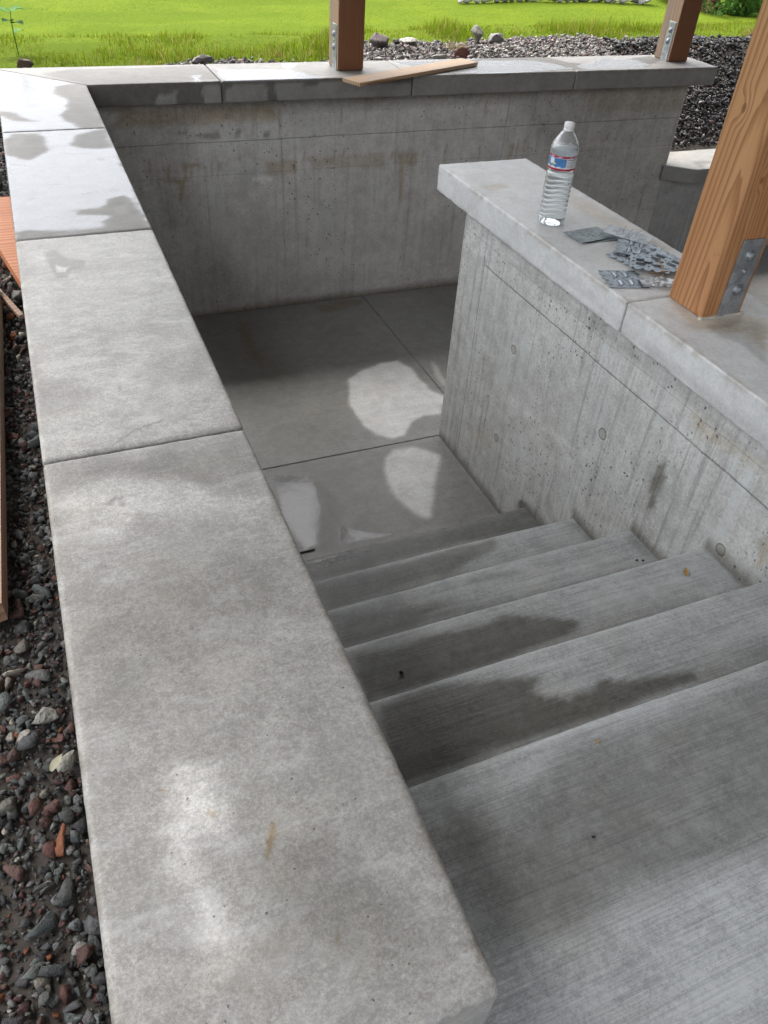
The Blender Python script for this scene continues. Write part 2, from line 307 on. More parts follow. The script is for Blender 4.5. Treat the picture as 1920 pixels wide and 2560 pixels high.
# ------------------------------------------------------------------ node helpers
class NT:
    def __init__(s, name):
        s.m = bpy.data.materials.new(name); s.m.use_nodes = True
        s.t = s.m.node_tree; s.t.nodes.clear()
        s.out = s.n('ShaderNodeOutputMaterial')
    def n(s, typ, **kw):
        nd = s.t.nodes.new(typ)
        for k, v in kw.items():
            if k.startswith('i_'):
                key = k[2:]
                nd.inputs[int(key) if key.isdigit() else key.replace('_', ' ')].default_value = v
            else: setattr(nd, k, v)
        return nd
    def l(s, a, b): s.t.links.new(a, b)
    def put(s, sock, v):
        if isinstance(v, bpy.types.NodeSocket): s.l(v, sock)
        else: sock.default_value = v
    def math(s, op, a, b=None, c=None, clamp=False):
        nd = s.n('ShaderNodeMath', operation=op, use_clamp=clamp)
        s.put(nd.inputs[0], a)
        if b is not None: s.put(nd.inputs[1], b)
        if c is not None: s.put(nd.inputs[2], c)
        return nd.outputs[0]
    def mix(s, f, a, b, typ='MIX'):
        nd = s.n('ShaderNodeMix', data_type='RGBA', blend_type=typ); nd.clamp_result = False
        s.put(nd.inputs[0], f)
        for i, v in ((6, a), (7, b)):
            if isinstance(v, (int, float)): v = (v, v, v, 1)
            elif isinstance(v, tuple) and len(v) == 3: v = (*v, 1)
            s.put(nd.inputs[i], v)
        return nd.outputs[2]
    def ss(s, v, a, b, lo=0., hi=1.):
        nd = s.n('ShaderNodeMapRange', interpolation_type='SMOOTHSTEP')
        s.put(nd.inputs[0], v); nd.inputs[1].default_value = a; nd.inputs[2].default_value = b
        nd.inputs[3].default_value = lo; nd.inputs[4].default_value = hi
        return nd.outputs[0]
    def pos(s, scale=(1, 1, 1), loc=(0, 0, 0), rot=(0, 0, 0), src=None):
        if src is None:
            g = s.n('ShaderNodeNewGeometry'); src = g.outputs['Position']
        mp = s.n('ShaderNodeMapping'); mp.inputs['Scale'].default_value = scale
        mp.inputs['Location'].default_value = loc; mp.inputs['Rotation'].default_value = rot
        s.l(src, mp.inputs[0]); return mp.outputs[0]
    def noise(s, vec, scale, detail=4, rough=.55, dist=0.):
        nd = s.n('ShaderNodeTexNoise'); nd.inputs['Scale'].default_value = scale
        nd.inputs['Detail'].default_value = detail; nd.inputs['Roughness'].default_value = rough
        nd.inputs['Distortion'].default_value = dist
        s.l(vec, nd.inputs['Vector']); return nd.outputs['Fac']
    def bump(s, h, strength, dist, nrm=None):
        b = s.n('ShaderNodeBump'); s.put(b.inputs['Strength'], strength); b.inputs['Distance'].default_value = dist
        s.l(h, b.inputs['Height'])
        if nrm is not None: s.l(nrm, b.inputs['Normal'])
        return b.outputs[0]
    def bsdf(s, **kw):
        b = s.n('ShaderNodeBsdfPrincipled')
        for k, v in kw.items(): s.put(b.inputs[k.replace('_', ' ')], v)
        s.l(b.outputs[0], s.out.inputs[0]); return b

def concrete(name, light=(.36, .355, .34), dark=(.24, .235, .225), broom=0., pores=0., streak=0., lines=(), rough=.55,
             trowel=0., holes=(), blotch=1., mc=(.60, .84), lcol=1.42, dgloss=.17, psz=1., film=(.6, .6, .6), filmr=.93, pe=(.42, .58), pns=55, pna=.9, rustc=(.75, .55, .31)):
    s = NT(name)
    P = s.pos()
    at = s.n('ShaderNodeAttribute', attribute_name='st'); sep = s.n('ShaderNodeSeparateColor')
    s.l(at.outputs['Color'], sep.inputs[0])
    A = dict(d=sep.outputs[0], l=sep.outputs[1], p=sep.outputs[2], r=at.outputs['Alpha'])
    n1 = s.noise(P, 3.2, 5, .6); n2 = s.noise(P, 17, 5, .62); n3 = s.noise(P, 95, 4, .7); n4 = s.noise(P, 480, 2, .7)
    n5 = s.noise(s.pos(loc=(8, 1, 3)), 230, 3, .8)
    m = s.math('ADD', s.math('MULTIPLY', n1, .24*blotch), s.math('MULTIPLY', n2, .32*blotch))
    m = s.math('ADD', m, s.math('MULTIPLY', n3, .34)); m = s.math('ADD', m, s.math('MULTIPLY', n4, .14))
    m = s.math('ADD', m, s.math('MULTIPLY', n5, .40-.5*(blotch-1)))
    m = s.ss(m, *mc)
    c = s.mix(m, dark, light)
    # faint warm / green / violet mottle
    h1 = s.noise(s.pos(loc=(3, 7, 1)), 6.5, 3, .6)
    c = s.mix(s.ss(h1, .5, .68, 0, .22), c, (.33, .31, .26))
    h2 = s.noise(s.pos(loc=(9, 2, 5)), 4.5, 3, .6)
    c = s.mix(s.ss(h2, .5, .68, 0, .16), c, (.30, .315, .30))
    sp = s.noise(P, 190, 3, .75)
    c = s.mix(s.ss(sp, .57, .72, 0, .55), c, (.14, .138, .13))
    sp2 = s.noise(s.pos(loc=(5, 5, 5)), 70, 4, .75)
    c = s.mix(s.ss(sp2, .6, .74, 0, .4), c, (.165, .16, .15))
    bumps = []
    if trowel:
        tn = s.noise(s.pos(scale=(1, 3.2, 1), rot=(0, 0, .5)), 8, 5, .65, 1.2)
        c = s.mix(s.ss(tn, .5, .7, 0, .35*trowel), c, (.5, .5, .5))
        ed = s.noise(s.pos(loc=(1, 1, 1)), 34, 5, .7)
        c = s.mix(s.ss(ed, .55, .75, 0, .35*trowel), c, (.2, .19, .175))
    if broom:
        b1 = s.noise(s.pos(scale=(2.6, 165, 40), rot=(0, 0, -.02)), 2.2, 4, .7)
        b2 = s.noise(s.pos(scale=(11, 430, 60), rot=(0, 0, .015)), 1.7, 3, .7)
        b3 = s.noise(s.pos(scale=(.7, 16, 6)), 2.5, 4, .6)
        c = s.mix(s.ss(b1, .4, .66, 0, .7*broom), c, s.mix(1., c, (.66, .66, .66), 'MULTIPLY'))
        c = s.mix(s.ss(b3, .45, .7, 0, .3*broom), c, (.40, .41, .41))
        c = s.mix(s.ss(b2, .55, .75, 0, .35*broom), c, (.5, .51, .51))
        bumps.append((s.math('ADD', b1, s.math('MULTIPLY', b2, .8)), .55*broom, .0012))
    if streak:
        s1 = s.noise(s.pos(scale=(26, 26, .9), rot=(.08, 0, 0)), 1.5, 5, .62, .3)
        s2 = s.noise(s.pos(scale=(60, 60, 1.6), rot=(.05, 0, 0)), 1.5, 3, .6)
        big = s.noise(s.pos(loc=(4, 4, 4)), 2.2, 3, .5)
        c = s.mix(s.math('MULTIPLY', s.ss(s1, .5, .66, 0, .75*streak), s.ss(big, .35, .6)), c, (.55, .575, .56))
        c = s.mix(s.ss(s1, .47, .3, 0, .5*streak), c, (.215, .21, .2))
        c = s.mix(s.math('MULTIPLY', s.ss(s2, .58, .7, 0, .6*streak), s.ss(big, .4, .6)), c, (.62, .64, .63))
    if pores:
        for sc, th, dens, lohi in ((170, .16, 30, (.45, .6)),) if pores < .3 else ((75, .2, 22, (.52, .62)), (150, .2, 30, (.45, .6)), (42, .13, 9, (.56, .66))):
            v = s.n('ShaderNodeTexVoronoi'); v.inputs['Scale'].default_value = sc; v.inputs['Randomness'].default_value = 1
            wv_ = s.n('ShaderNodeVectorMath', operation='ADD'); nn_ = s.n('ShaderNodeTexNoise'); nn_.inputs['Scale'].default_value = sc*1.3; nn_.inputs['Detail'].default_value = 2; s.l(P, nn_.inputs['Vector'])
            sc_ = s.n('ShaderNodeVectorMath', operation='SCALE'); s.l(nn_.outputs['Color'], sc_.inputs[0]); sc_.inputs['Scale'].default_value = .8/sc
            s.l(s.pos(scale=(1, 1, .85)), wv_.inputs[0]); s.l(sc_.outputs[0], wv_.inputs[1]); s.l(wv_.outputs[0], v.inputs['Vector'])
            rs = s.n('ShaderNodeSeparateColor'); s.l(v.outputs['Color'], rs.inputs[0])
            keep = s.math('GREATER_THAN', rs.outputs[0], 1-.34*pores)
            rad = s.math('MULTIPLY', rs.outputs[1], th*1.6)
            k = s.math('MULTIPLY', s.math('LESS_THAN', v.outputs['Distance'], rad), keep)
            dn = s.ss(s.noise(P, 3.1, 3, .6), lohi[0]-.12, lohi[1])
            k = s.math('MULTIPLY', k, dn)
            c = s.mix(s.math('MULTIPLY', k, .85), c, (.06, .058, .052))
            bumps.append((s.math('SUBTRACT', 1., k), .9, .003))
    # form lines: (axis, value, width, strength, (axis2, lo, hi) or None)
    if lines or holes:
        g = s.n('ShaderNodeNewGeometry'); sx = s.n('ShaderNodeSeparateXYZ'); s.l(g.outputs['Position'], sx.inputs[0])
        wob = s.math('MULTIPLY', s.math('SUBTRACT', s.noise(P, 4, 6, .75), .5), .016)
        for ax, val, wd, stg, lim in lines:
            d = s.math('ABSOLUTE', s.math('SUBTRACT', s.math('ADD', sx.outputs[ax], wob), val))
            k = s.ss(d, wd*1.7, wd*.5)
            k = s.math('MULTIPLY', k, s.ss(s.noise(s.pos(loc=(2, 3, 4)), 12, 3, .7), .28, .5, .45, 1.))
            if lim:
                k = s.math('MULTIPLY', k, s.math('GREATER_THAN', sx.outputs[lim[0]], lim[1]))
                k = s.math('MULTIPLY', k, s.math('LESS_THAN', sx.outputs[lim[0]], lim[2]))
            c = s.mix(s.math('MULTIPLY', k, stg), c, (.08, .078, .07))
            bumps.append((s.math('SUBTRACT', 1., k), stg*.8, .004))
        for ax, hy, hz, hr in holes:     # plugged form-tie holes
            dx = s.math('SUBTRACT', s.math('ADD', sx.outputs[ax], wob), hy)
            dz = s.math('SUBTRACT', sx.outputs[2], hz)
            d = s.math('SQRT', s.math('ADD', s.math('MULTIPLY', dx, dx), s.math('MULTIPLY', dz, dz)))
            ring = s.ss(s.math('ABSOLUTE', s.math('SUBTRACT', d, hr)), .0028, .0008)
            c = s.mix(s.ss(d, hr, hr*.8, 0, .45), c, (.2, .185, .14))
            c = s.mix(s.math('MULTIPLY', ring, .7), c, (.08, .075, .06))
            bumps.append((s.math('ADD', s.math('SUBTRACT', 1., ring), s.ss(d, hr*.8, hr, 0, .4)), .6, .003))
    # stains, lighter areas and painted shade from the channels, broken up by noise
    br = s.math('MULTIPLY', s.math('SUBTRACT', s.noise(P, 42, 5, .68), .5), .55)
    def chan(a, w=1.):
        x = s.math('MULTIPLY', br, s.math('MULTIPLY', s.math('MULTIPLY', a, s.math('SUBTRACT', 1.15, a)), 3.2*w))
        return s.math('ADD', a, x, clamp=True)
    L_, D_, R_ = chan(A['l']), chan(A['d']), chan(A['r'], 1.4)
    c = s.mix(L_, c, s.mix(1., c, (lcol, lcol*1.005, lcol*1.02), 'MULTIPLY'))
    c = s.mix(R_, c, s.mix(1., c, rustc, 'MULTIPLY'))
    wet_shade_c = s.mix(1., c, (.36, .34, .31), 'MULTIPLY')
    c = s.mix(D_, c, wet_shade_c)
    pud = s.ss(s.math('ADD', A['p'], s.math('MULTIPLY', s.math('SUBTRACT', s.noise(s.pos(scale=(1, 2.5, 1)), pns, 4, .7, .6), .5), pna)), *pe)
    pud = s.math('MULTIPLY', pud, s.math('GREATER_THAN', A['p'], .02))
    c = s.mix(pud, c, s.mix(1., c, film, 'MULTIPLY') if film[0] > .5 else s.mix(m, film, (.235, .24, .25)))
    r = s.math('ADD', rough, s.math('MULTIPLY', s.math('SUBTRACT', n3, .5), .25))
    r = s.math('SUBTRACT', r, s.math('MULTIPLY', D_, dgloss))
    r = s.math('MULTIPLY', r, s.math('SUBTRACT', 1., s.math('MULTIPLY', pud, filmr)))
    nrm = None
    fin = s.math('ADD', s.math('MULTIPLY', n3, .6), s.math('MULTIPLY', n4, .5))
    inv = s.math('SUBTRACT', 1., s.math('MULTIPLY', pud, .94))
    nrm = s.bump(fin, s.math('MULTIPLY', inv, .35), .0016)
    nrm = s.bump(n2, .12, .006, nrm)
    for h, st, di in bumps: nrm = s.bump(h, s.math('MULTIPLY', inv, st), di, nrm)
    b = s.bsdf(Base_Color=c, Roughness=r, Normal=nrm, Specular_IOR_Level=.5)
    return s.m

# ------------------------------------------------------------------ materials
M = {}
M['coping'] = concrete('troweled_concrete', (.395, .385, .357), (.205, .197, .18), trowel=.75, rough=.5, pores=.2, blotch=.85, mc=(.615, .885), lcol=2.0)
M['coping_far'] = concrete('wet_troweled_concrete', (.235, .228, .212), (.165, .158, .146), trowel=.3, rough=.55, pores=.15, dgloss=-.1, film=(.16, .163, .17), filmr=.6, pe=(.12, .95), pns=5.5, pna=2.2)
M['coping_mid'] = concrete('pale_coping_concrete', (.645, .65, .64), (.50, .505, .495), trowel=.4, rough=.55, pores=.25, streak=.12)
M['broom'] = concrete('broomed_concrete', (.36, .372, .362), (.215, .222, .215), broom=1., rough=.47)
M['floor'] = concrete('pit_floor_concrete', (.37, .37, .36), (.25, .25, .24), broom=.45, rough=.48, lcol=2.0, filmr=.78, pe=(.3, .8))
M['wall_far'] = concrete('formed_concrete_far', (.62, .60, .575), (.41, .395, .37), pores=.5, streak=.6, rustc=(.66, .52, .32), rough=.7,
                         lines=((2, -.305, .0022, .5, None), (2, -.468, .0018, .25, None), (0, 2.27, .0018, .5, None), (0, .93, .0013, .5, (2, -1.0, -.3)),
                                (0, 3.40, .002, .5, (2, -1.3, -.7))))
M['wall_mid'] = concrete('formed_concrete_mid', (.64, .645, .61), (.37, .365, .34), pores=1., streak=1.1, rough=.7,
                         lines=((2, -.316, .0022, .6, (1, -6, -1.56)), (2, -.236, .0014, .25, None), (1, -1.56, .002, .6, (2, -1.3, -.29))),
                         holes=((1, -1.857, -.521, .016), (1, -1.85, -.929, .016), (1, -2.438, -.516, .018), (1, -2.44, -.925, .016), (1, -3.0, -.52, .016)))
M['wall_plain'] = concrete('formed_concrete', (.36, .355, .345), (.25, .245, .235), pores=.7, streak=.4, rough=.7)

def wood(name, lightc, darkc, axis=2, scale=1., cx=0., cy=0., rough=.6, weather=0., ringf=55, warp=1., knots=()):
    s = NT(name)
    tc = s.n('ShaderNodeTexCoord')
    sc = [1., 1., 1.]; sc[axis] = .055
    v = s.pos(scale=tuple(sc), src=tc.outputs['Object'])
    wv = s.noise(v, 9*scale, 3, .5); w2 = s.noise(s.pos(scale=tuple(sc), loc=(3, 1, 2), src=tc.outputs['Object']), 26*scale, 3, .5)
    # growth rings: distance from a pith outside the section, warped along the grain
    mp = s.pos(scale=tuple(sc), loc=(cx, cy, 0), src=tc.outputs['Object'])
    sx = s.n('ShaderNodeSeparateXYZ'); s.l(mp, sx.inputs[0])
    a, b_ = [sx.outputs[i] for i in range(3) if i != axis]
    a = s.math('ADD', a, s.math('MULTIPLY', sx.outputs[axis], 1.3*(warp > 1)))
    d = s.math('SQRT', s.math('ADD', s.math('MULTIPLY', a, a), s.math('MULTIPLY', b_, b_)))
    d = s.math('ADD', d, s.math('MULTIPLY', s.math('SUBTRACT', wv, .5), .05*warp))
    d = s.math('ADD', d, s.math('MULTIPLY', s.math('SUBTRACT', w2, .5), .012))
    kd = None
    for kx, ky, kz, kr in knots:
        mp2 = s.n('ShaderNodeMapping'); mp2.inputs['Location'].default_value = (-kx, -ky, -kz*.6); mp2.inputs['Scale'].default_value = (1, 1, .6); s.l(tc.outputs['Object'], mp2.inputs[0])
        ln = s.n('ShaderNodeVectorMath', operation='LENGTH'); s.l(mp2.outputs[0], ln.inputs[0])
        d = s.math('ADD', d, s.math('MULTIPLY', s.ss(ln.outputs['Value'], kr*5, 0), kr*3.2))
        k1 = s.ss(ln.outputs['Value'], kr*1.15, kr*.8); kd = k1 if kd is None else s.math('MAXIMUM', kd, k1)
    fr = s.math('FRACT', s.math('MULTIPLY', d, ringf*scale))
    ring = s.math('MULTIPLY', s.ss(fr, .35, .93), s.ss(fr, 1., .95))
    sc2 = [1., 1., 1.]; sc2[axis] = .02
    fib = s.noise(s.pos(scale=tuple(sc2), src=tc.outputs['Object']), 420*scale, 3, .7)
    big = s.noise(s.pos(scale=tuple(sc), src=tc.outputs['Object']), 7, 3, .5)
    c = s.mix(s.ss(big, .3, .7), lightc, tuple(x*y for x, y in zip(lightc, (.8, .7, .6))))
    c = s.mix(s.math('MULTIPLY', ring, .85), c, darkc)
    c = s.mix(s.ss(fib, .4, .75, 0, .35), c, s.mix(1., c, (.55, .5, .45), 'MULTIPLY'))
    sp = s.noise(s.pos(src=tc.outputs['Object']), 22, 4, .7)
    c = s.mix(s.ss(sp, .6, .8, 0, .5), c, tuple(x*.6 for x in darkc))
    if kd is not None: c = s.mix(s.math('MULTIPLY', kd, .8), c, s.mix(fib, tuple(x*.35 for x in darkc), tuple(x*.9 for x in darkc)))
    if weather:
        c = s.mix(s.math('MULTIPLY', s.ss(s.noise(v, 18, 3, .6), .35, .65), weather), c, (.28, .25, .21))
    h = s.math('ADD', s.math('MULTIPLY', ring, .6), s.math('MULTIPLY', fib, .5))
    s.bsdf(Base_Color=c, Roughness=rough, Normal=s.bump(h, .5, .0015))
    return s.m
M['fir'] = wood('douglas_fir', (.50, .265, .12), (.28, .115, .04), cx=.13, cy=.05, ringf=66, warp=1.7, knots=((-.07, .02, .50, .007), (-.03, -.07, .36, .005), (-.07, -.03, .93, .008)))
M['fir_dark'] = wood('douglas_fir_rough', (.24, .105, .045), (.13, .05, .02), cx=.3, cy=.07, ringf=80)  # shaded copy of the post timber, shade put into the colour
M['fir_pale'] = wood('douglas_fir_worn', (.36, .25, .17), (.2, .12, .07), cx=.3, cy=.07, ringf=80, weather=.5)  # lit copy of the post timber, paler where light falls on it
M['offcut'] = wood('cedar_offcut', (.46, .32, .19), (.22, .12, .06), axis=0, cx=.0, cy=.1, weather=.35, ringf=70)
M['redwood'] = wood('redwood_board', (.52, .21, .085), (.30, .09, .03), axis=0, cy=.12, cx=0, ringf=34, scale=1.3)
M['stick'] = wood('weathered_stick', (.34, .2, .12), (.16, .08, .045), axis=1, weather=.4)

def steel(name, base=(.5, .53, .55), rough=.38, spangle=45):
    s = NT(name)
    tc = s.n('ShaderNodeTexCoord')
    v = s.n('ShaderNodeTexVoronoi'); v.inputs['Scale'].default_value = spangle; s.l(tc.outputs['Object'], v.inputs['Vector'])
    bw = s.n('ShaderNodeRGBToBW'); s.l(v.outputs['Color'], bw.inputs[0])
    n = s.noise(s.pos(src=tc.outputs['Object']), 30, 4, .7)
    c = s.mix(s.ss(bw.outputs[0], .2, .8), tuple(x*.72 for x in base), base)
    c = s.mix(s.ss(n, .52, .7, 0, .6), c, tuple(x*.42 for x in base))
    r = s.math('ADD', rough, s.math('MULTIPLY', n, .25))
    s.bsdf(Base_Color=c, Roughness=r, Metallic=.85, Normal=s.bump(n, .25, .002))
    return s.m
M['galv'] = steel('galvanized_steel', (.46, .49, .52), .34)
M['clip'] = steel('clip_plate_steel', (.27, .31, .345), .3, 90)
M['galv_dull'] = steel('dull_galvanized_steel', (.30, .34, .35), .5, 70)
M['bolt'] = steel('galvanized_bolt', (.34, .36, .38), .45, 200)

def plain(name, col, rough=.5, metal=0., bump=0., bs=60, var=.25, **kw):
    s = NT(name)
    tc = s.n('ShaderNodeTexCoord'); n = s.noise(s.pos(src=tc.outputs['Object']), bs, 4, .6)
    c = s.mix(s.ss(n, .35, .65), tuple(x*(1-var) for x in col), col)
    b = s.bsdf(Base_Color=c, Roughness=rough, Metallic=metal, **kw)
    if bump: s.l(s.bump(n, bump, .003), b.inputs['Normal'])
    return s.m
M['cap_white'] = plain('white_plastic', (.82, .83, .85), .35, var=.04)
M['label_red'] = plain('label_red', (.42, .02, .05), .3, var=.1)
M['label_blue'] = plain('label_blue', (.10, .28, .62), .3, var=.35, bs=40)
M['label_white'] = plain('label_white', (.72, .75, .8), .3, var=.06)
M['label_green'] = plain('label_green', (.45, .5, .06), .3, var=.4, bs=200)
M['label_ink'] = plain('label_ink', (.08, .08, .1), .4)
M['leaf_dry'] = plain('dry_leaf', (.42, .25, .07), .6, bump=.4, bs=200)
M['leaf_cream'] = plain('cream_leaf', (.34, .32, .22), .7)
M['pebble'] = plain('dark_pebble', (.03, .03, .03), .6, bump=.5, bs=300)
M['soil'] = plain('dark_soil', (.07, .055, .045), .9, bump=1., bs=60, var=.5)
M['plastic_scrap'] = plain('plastic_film', (.75, .77, .8), .15, var=.05, Transmission_Weight=.6)
M['straw'] = plain('straw', (.42, .24, .09), .7)
M['black_joint'] = plain('joint_shadow_fill', (.04, .04, .038), .9)
M['roofwood'] = plain('roof_timber', (.3, .19, .1), .7, bump=.3)
M['housewall'] = plain('house_boarding', (.11, .09, .075), .8, bump=.3)
M['caulk'] = plain('mortar_smear', (.5, .45, .36), .8, bump=.8, bs=120)

def vcol_mat(name, rough=.7, bump=.6, bs=80, trans=0., spec=.25, pits=False):
    s = NT(name)
    at = s.n('ShaderNodeAttribute', attribute_name='st')
    tc = s.n('ShaderNodeTexCoord'); n = s.noise(s.pos(src=tc.outputs['Object']), bs, 4, .7)
    c = s.mix(s.ss(n, .3, .7), s.mix(1., at.outputs['Color'], (.62, .62, .62), 'MULTIPLY'), at.outputs['Color'])
    b = s.bsdf(Base_Color=c, Roughness=rough, Specular_IOR_Level=spec)
    if pits:
        v = s.n('ShaderNodeTexVoronoi'); v.inputs['Scale'].default_value = 330; s.l(tc.outputs['Object'], v.inputs['Vector'])
        k = s.math('MULTIPLY', s.ss(v.outputs['Distance'], .28, .16), s.ss(s.noise(s.pos(src=tc.outputs['Object']), 28, 2, .5), .45, .55))
        c = s.mix(s.math('MULTIPLY', k, .7), c, (.015, .014, .013)); s.l(c, b.inputs['Base Color'])
        n = s.math('SUBTRACT', n, k)
    if bump: s.l(s.bump(n, bump, .004), b.inputs['Normal'])
    if trans:
        tr = s.n('ShaderNodeBsdfTranslucent'); s.l(at.outputs['Color'], tr.inputs[0])
        mx = s.n('ShaderNodeMixShader'); mx.inputs[0].default_value = trans
        s.l(b.outputs[0], mx.inputs[1]); s.l(tr.outputs[0], mx.inputs[2]); s.l(mx.outputs[0], s.out.inputs[0])
    return s.m
M['stone'] = vcol_mat('gravel_stone', .62, 1., 170, pits=True)
M['blade'] = vcol_mat('grass_blade', .7, 0, 30, .45, .06)
M['leafm'] = vcol_mat('leaf', .6, 0, 30, .3, .1)

def ground_mat():
    s = NT('ground_cover')
    g = s.n('ShaderNodeNewGeometry'); sx = s.n('ShaderNodeSeparateXYZ'); s.l(g.outputs['Position'], sx.inputs[0])
    P = s.pos()
    lw = s.mix(s.ss(s.noise(P, 1.1, 4, .6), .38, .62), (.060, .088, .007), (.076, .106, .008))
    lw = s.mix(s.ss(s.noise(P, 14, 5, .75), .42, .62, 0, .7), lw, (.088, .118, .012))
    lw = s.mix(s.ss(s.noise(s.pos(loc=(3, 3, 3)), 38, 4, .75), .45, .62, 0, .7), lw, (.036, .06, .006))
    lw = s.mix(s.ss(s.noise(s.pos(scale=(.25, 1.4, 1)), 1.3, 3, .5), .45, .6, 0, .5), lw, (.048, .075, .006))
    so = s.mix(s.noise(P, 40, 4, .7), (.03, .027, .025), (.09, .08, .07))
    at = s.n('ShaderNodeAttribute', attribute_name='st'); sep = s.n('ShaderNodeSeparateColor'); s.l(at.outputs['Color'], sep.inputs[0])
    k = s.ss(s.math('ADD', sep.outputs[0], s.math('MULTIPLY', s.math('SUBTRACT', s.noise(P, 7, 4, .7), .5), .6)), .4, .6)
    c = s.mix(k, so, lw)
    s.bsdf(Base_Color=c, Roughness=.9, Normal=s.bump(s.noise(P, 50, 4, .7), .4, .01), Specular_IOR_Level=.02)
    return s.m
M['ground'] = ground_mat()

# ------------------------------------------------------------------ coping slabs, walls
def top_cols(V, N, key, base=None, axes=(0, 1), face_key=None):
    cols = np.zeros((len(V), 4)); 
    if base is not None: cols[:] = base
    up = (N[:, 2] > .3).astype(float)
    if key: paint_patches(cols, V[:, axes[0]], V[:, axes[1]], key, up)
    return cols

def slab(name, x, y, z, mat, parent, key=None, r=.0075, step=(.012, .012, .015), rough=.0028, seed=1, mapf=None, face=None):
    V, F, N = rbox(x, y, z, r, step, rough, seed)
    if mapf is not None: V = mapf(V)
    cols = top_cols(V, N, key)
    if face is not None:
        fk, nax, sgn, ax = face
        sel = (N[:, nax]*sgn > .6).astype(float)
        paint_patches(cols, V[:, ax[0]], V[:, ax[1]], fk, sel)
    # worn, slightly dirty arrises along the two long sides
    la = 0 if (x[1]-x[0]) < (y[1]-y[0]) else 1
    lo, hi = (x, y)[la]
    e = np.minimum(np.abs(V[:, la]-lo), np.abs(V[:, la]-hi))
    w_ = np.clip(1.6-e/.009, 0, 1)*np.clip((fbm(V[:, 0]*35, V[:, 1]*35, seed)-.38)*5, 0, 1)*(N[:, 2] > -.2)*(V[:, 2] > z[1]-.02)
    cols[:, 3] = np.maximum(cols[:, 3], w_*.16); cols[:, 0] = np.maximum(cols[:, 0], w_*.32)
    return mesh_obj(name, V, F, mat, parent, smooth=True, cols=cols)

G = .0025   # half joint gap
# long wall beside the steps
wl = empty('concrete_wall', (-.18, -1.9, -1.3), 'long troweled concrete wall beside the gravel strip, its wide coping cut into four slabs', 'wall')
mesh = rbox((-.32, -.05), (-3.76, .33), (-1.45, -T-.003), .004, (.05, .06, .05))
mesh_obj('wall_body', mesh[0], mesh[1], M['wall_plain'], wl, cols=np.zeros((len(mesh[0]), 4)))
def mitre_l(V):
    V = V.copy(); t = (V[:, 1]-(Y1+G))/(0-(Y1+G)); ye = -V[:, 0]*WB/W
    V[:, 1] = (Y1+G)+t*(ye-.005-(Y1+G)); return V
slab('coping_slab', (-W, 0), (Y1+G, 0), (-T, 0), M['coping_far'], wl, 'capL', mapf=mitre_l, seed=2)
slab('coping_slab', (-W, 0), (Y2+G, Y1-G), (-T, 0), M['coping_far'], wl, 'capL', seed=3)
slab('coping_slab', (-W, 0), (Y3+G*1.4, Y2-G*1.3), (-T, 0), M['coping'], wl, 'capL', seed=4, step=(.006, .006, .015))
slab('coping_slab', (-W, 0), (YE, Y3-G*1.6), (-T, 0), M['coping'], wl, 'capL', seed=5, step=(.005, .005, .015), r=.009, rough=.003)
# far wall
wb = empty('concrete_wall', (1.7, .24, -1.3), 'far concrete wall between the pit and the lawn, brown drip stains below its damp coping', 'wall')
V, F, N = rbox((-.30, XWE), (FY, .325), (-1.45, -T-.003), .003, (.008, .08, .014))
cols = np.zeros((len(V), 4)); paint_patches(cols, V[:, 0], V[:, 2], 'wallB', (N[:, 1] < -.5).astype(float))
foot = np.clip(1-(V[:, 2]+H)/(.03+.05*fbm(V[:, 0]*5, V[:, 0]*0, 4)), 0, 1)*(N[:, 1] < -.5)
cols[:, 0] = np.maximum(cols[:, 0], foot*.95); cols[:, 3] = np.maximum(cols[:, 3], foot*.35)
for k_ in range(46):
    x0 = RNG.uniform(.15, 3.3); zt_ = RNG.choice([-.16, -.37, -.40]); ln_ = RNG.uniform(.05, .2); wd_ = RNG.uniform(.004, .010)
    xx_ = x0+(fbm(V[:, 2]*14, V[:, 2]*0+k_, 2)-.5)*.03
    m_ = np.clip(1.3-np.abs(V[:, 0]-xx_)/wd_, 0, 1)*np.clip((zt_-V[:, 2])/.01, 0, 1)*np.clip((V[:, 2]-(zt_-ln_))/(.6*ln_), 0, 1)*(N[:, 1] < -.5)
    cols[:, 3] = np.maximum(cols[:, 3], m_*RNG.uniform(.35, .8))
under = np.clip((V[:, 2]+.20)/.08, 0, 1)*(N[:, 1] < -.5); cols[:, 0] = np.maximum(cols[:, 0], under*.85*(.5+.8*fbm(V[:, 0]*4, V[:, 2]*3, 8))); cols[:, 3] = np.maximum(cols[:, 3], under*.5*fbm(V[:, 0]*5, V[:, 2]*3, 18))  # under the coping: brown staining plus the overhang's shade painted dark
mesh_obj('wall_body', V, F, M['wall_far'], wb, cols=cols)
def mitre_b(V):
    V = V.copy(); xe = XJ[0]-G; t = (V[:, 0]-0)/(xe); xs = -V[:, 1]*W/WB
    V[:, 0] = (xs+.005)+t*(xe-(xs+.005)); return V
fb = ('faceB', 1, -1, (0, 2))
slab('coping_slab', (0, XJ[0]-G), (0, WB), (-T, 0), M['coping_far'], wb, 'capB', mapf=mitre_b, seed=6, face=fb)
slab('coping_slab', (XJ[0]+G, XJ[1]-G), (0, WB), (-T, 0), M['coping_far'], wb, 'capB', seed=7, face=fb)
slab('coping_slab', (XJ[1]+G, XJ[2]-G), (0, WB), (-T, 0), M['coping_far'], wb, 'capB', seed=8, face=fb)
slab('coping_slab', (XJ[2]+G, XE), (0, WB), (-T, 0), M['coping_far'], wb, 'capB', seed=9, face=fb)
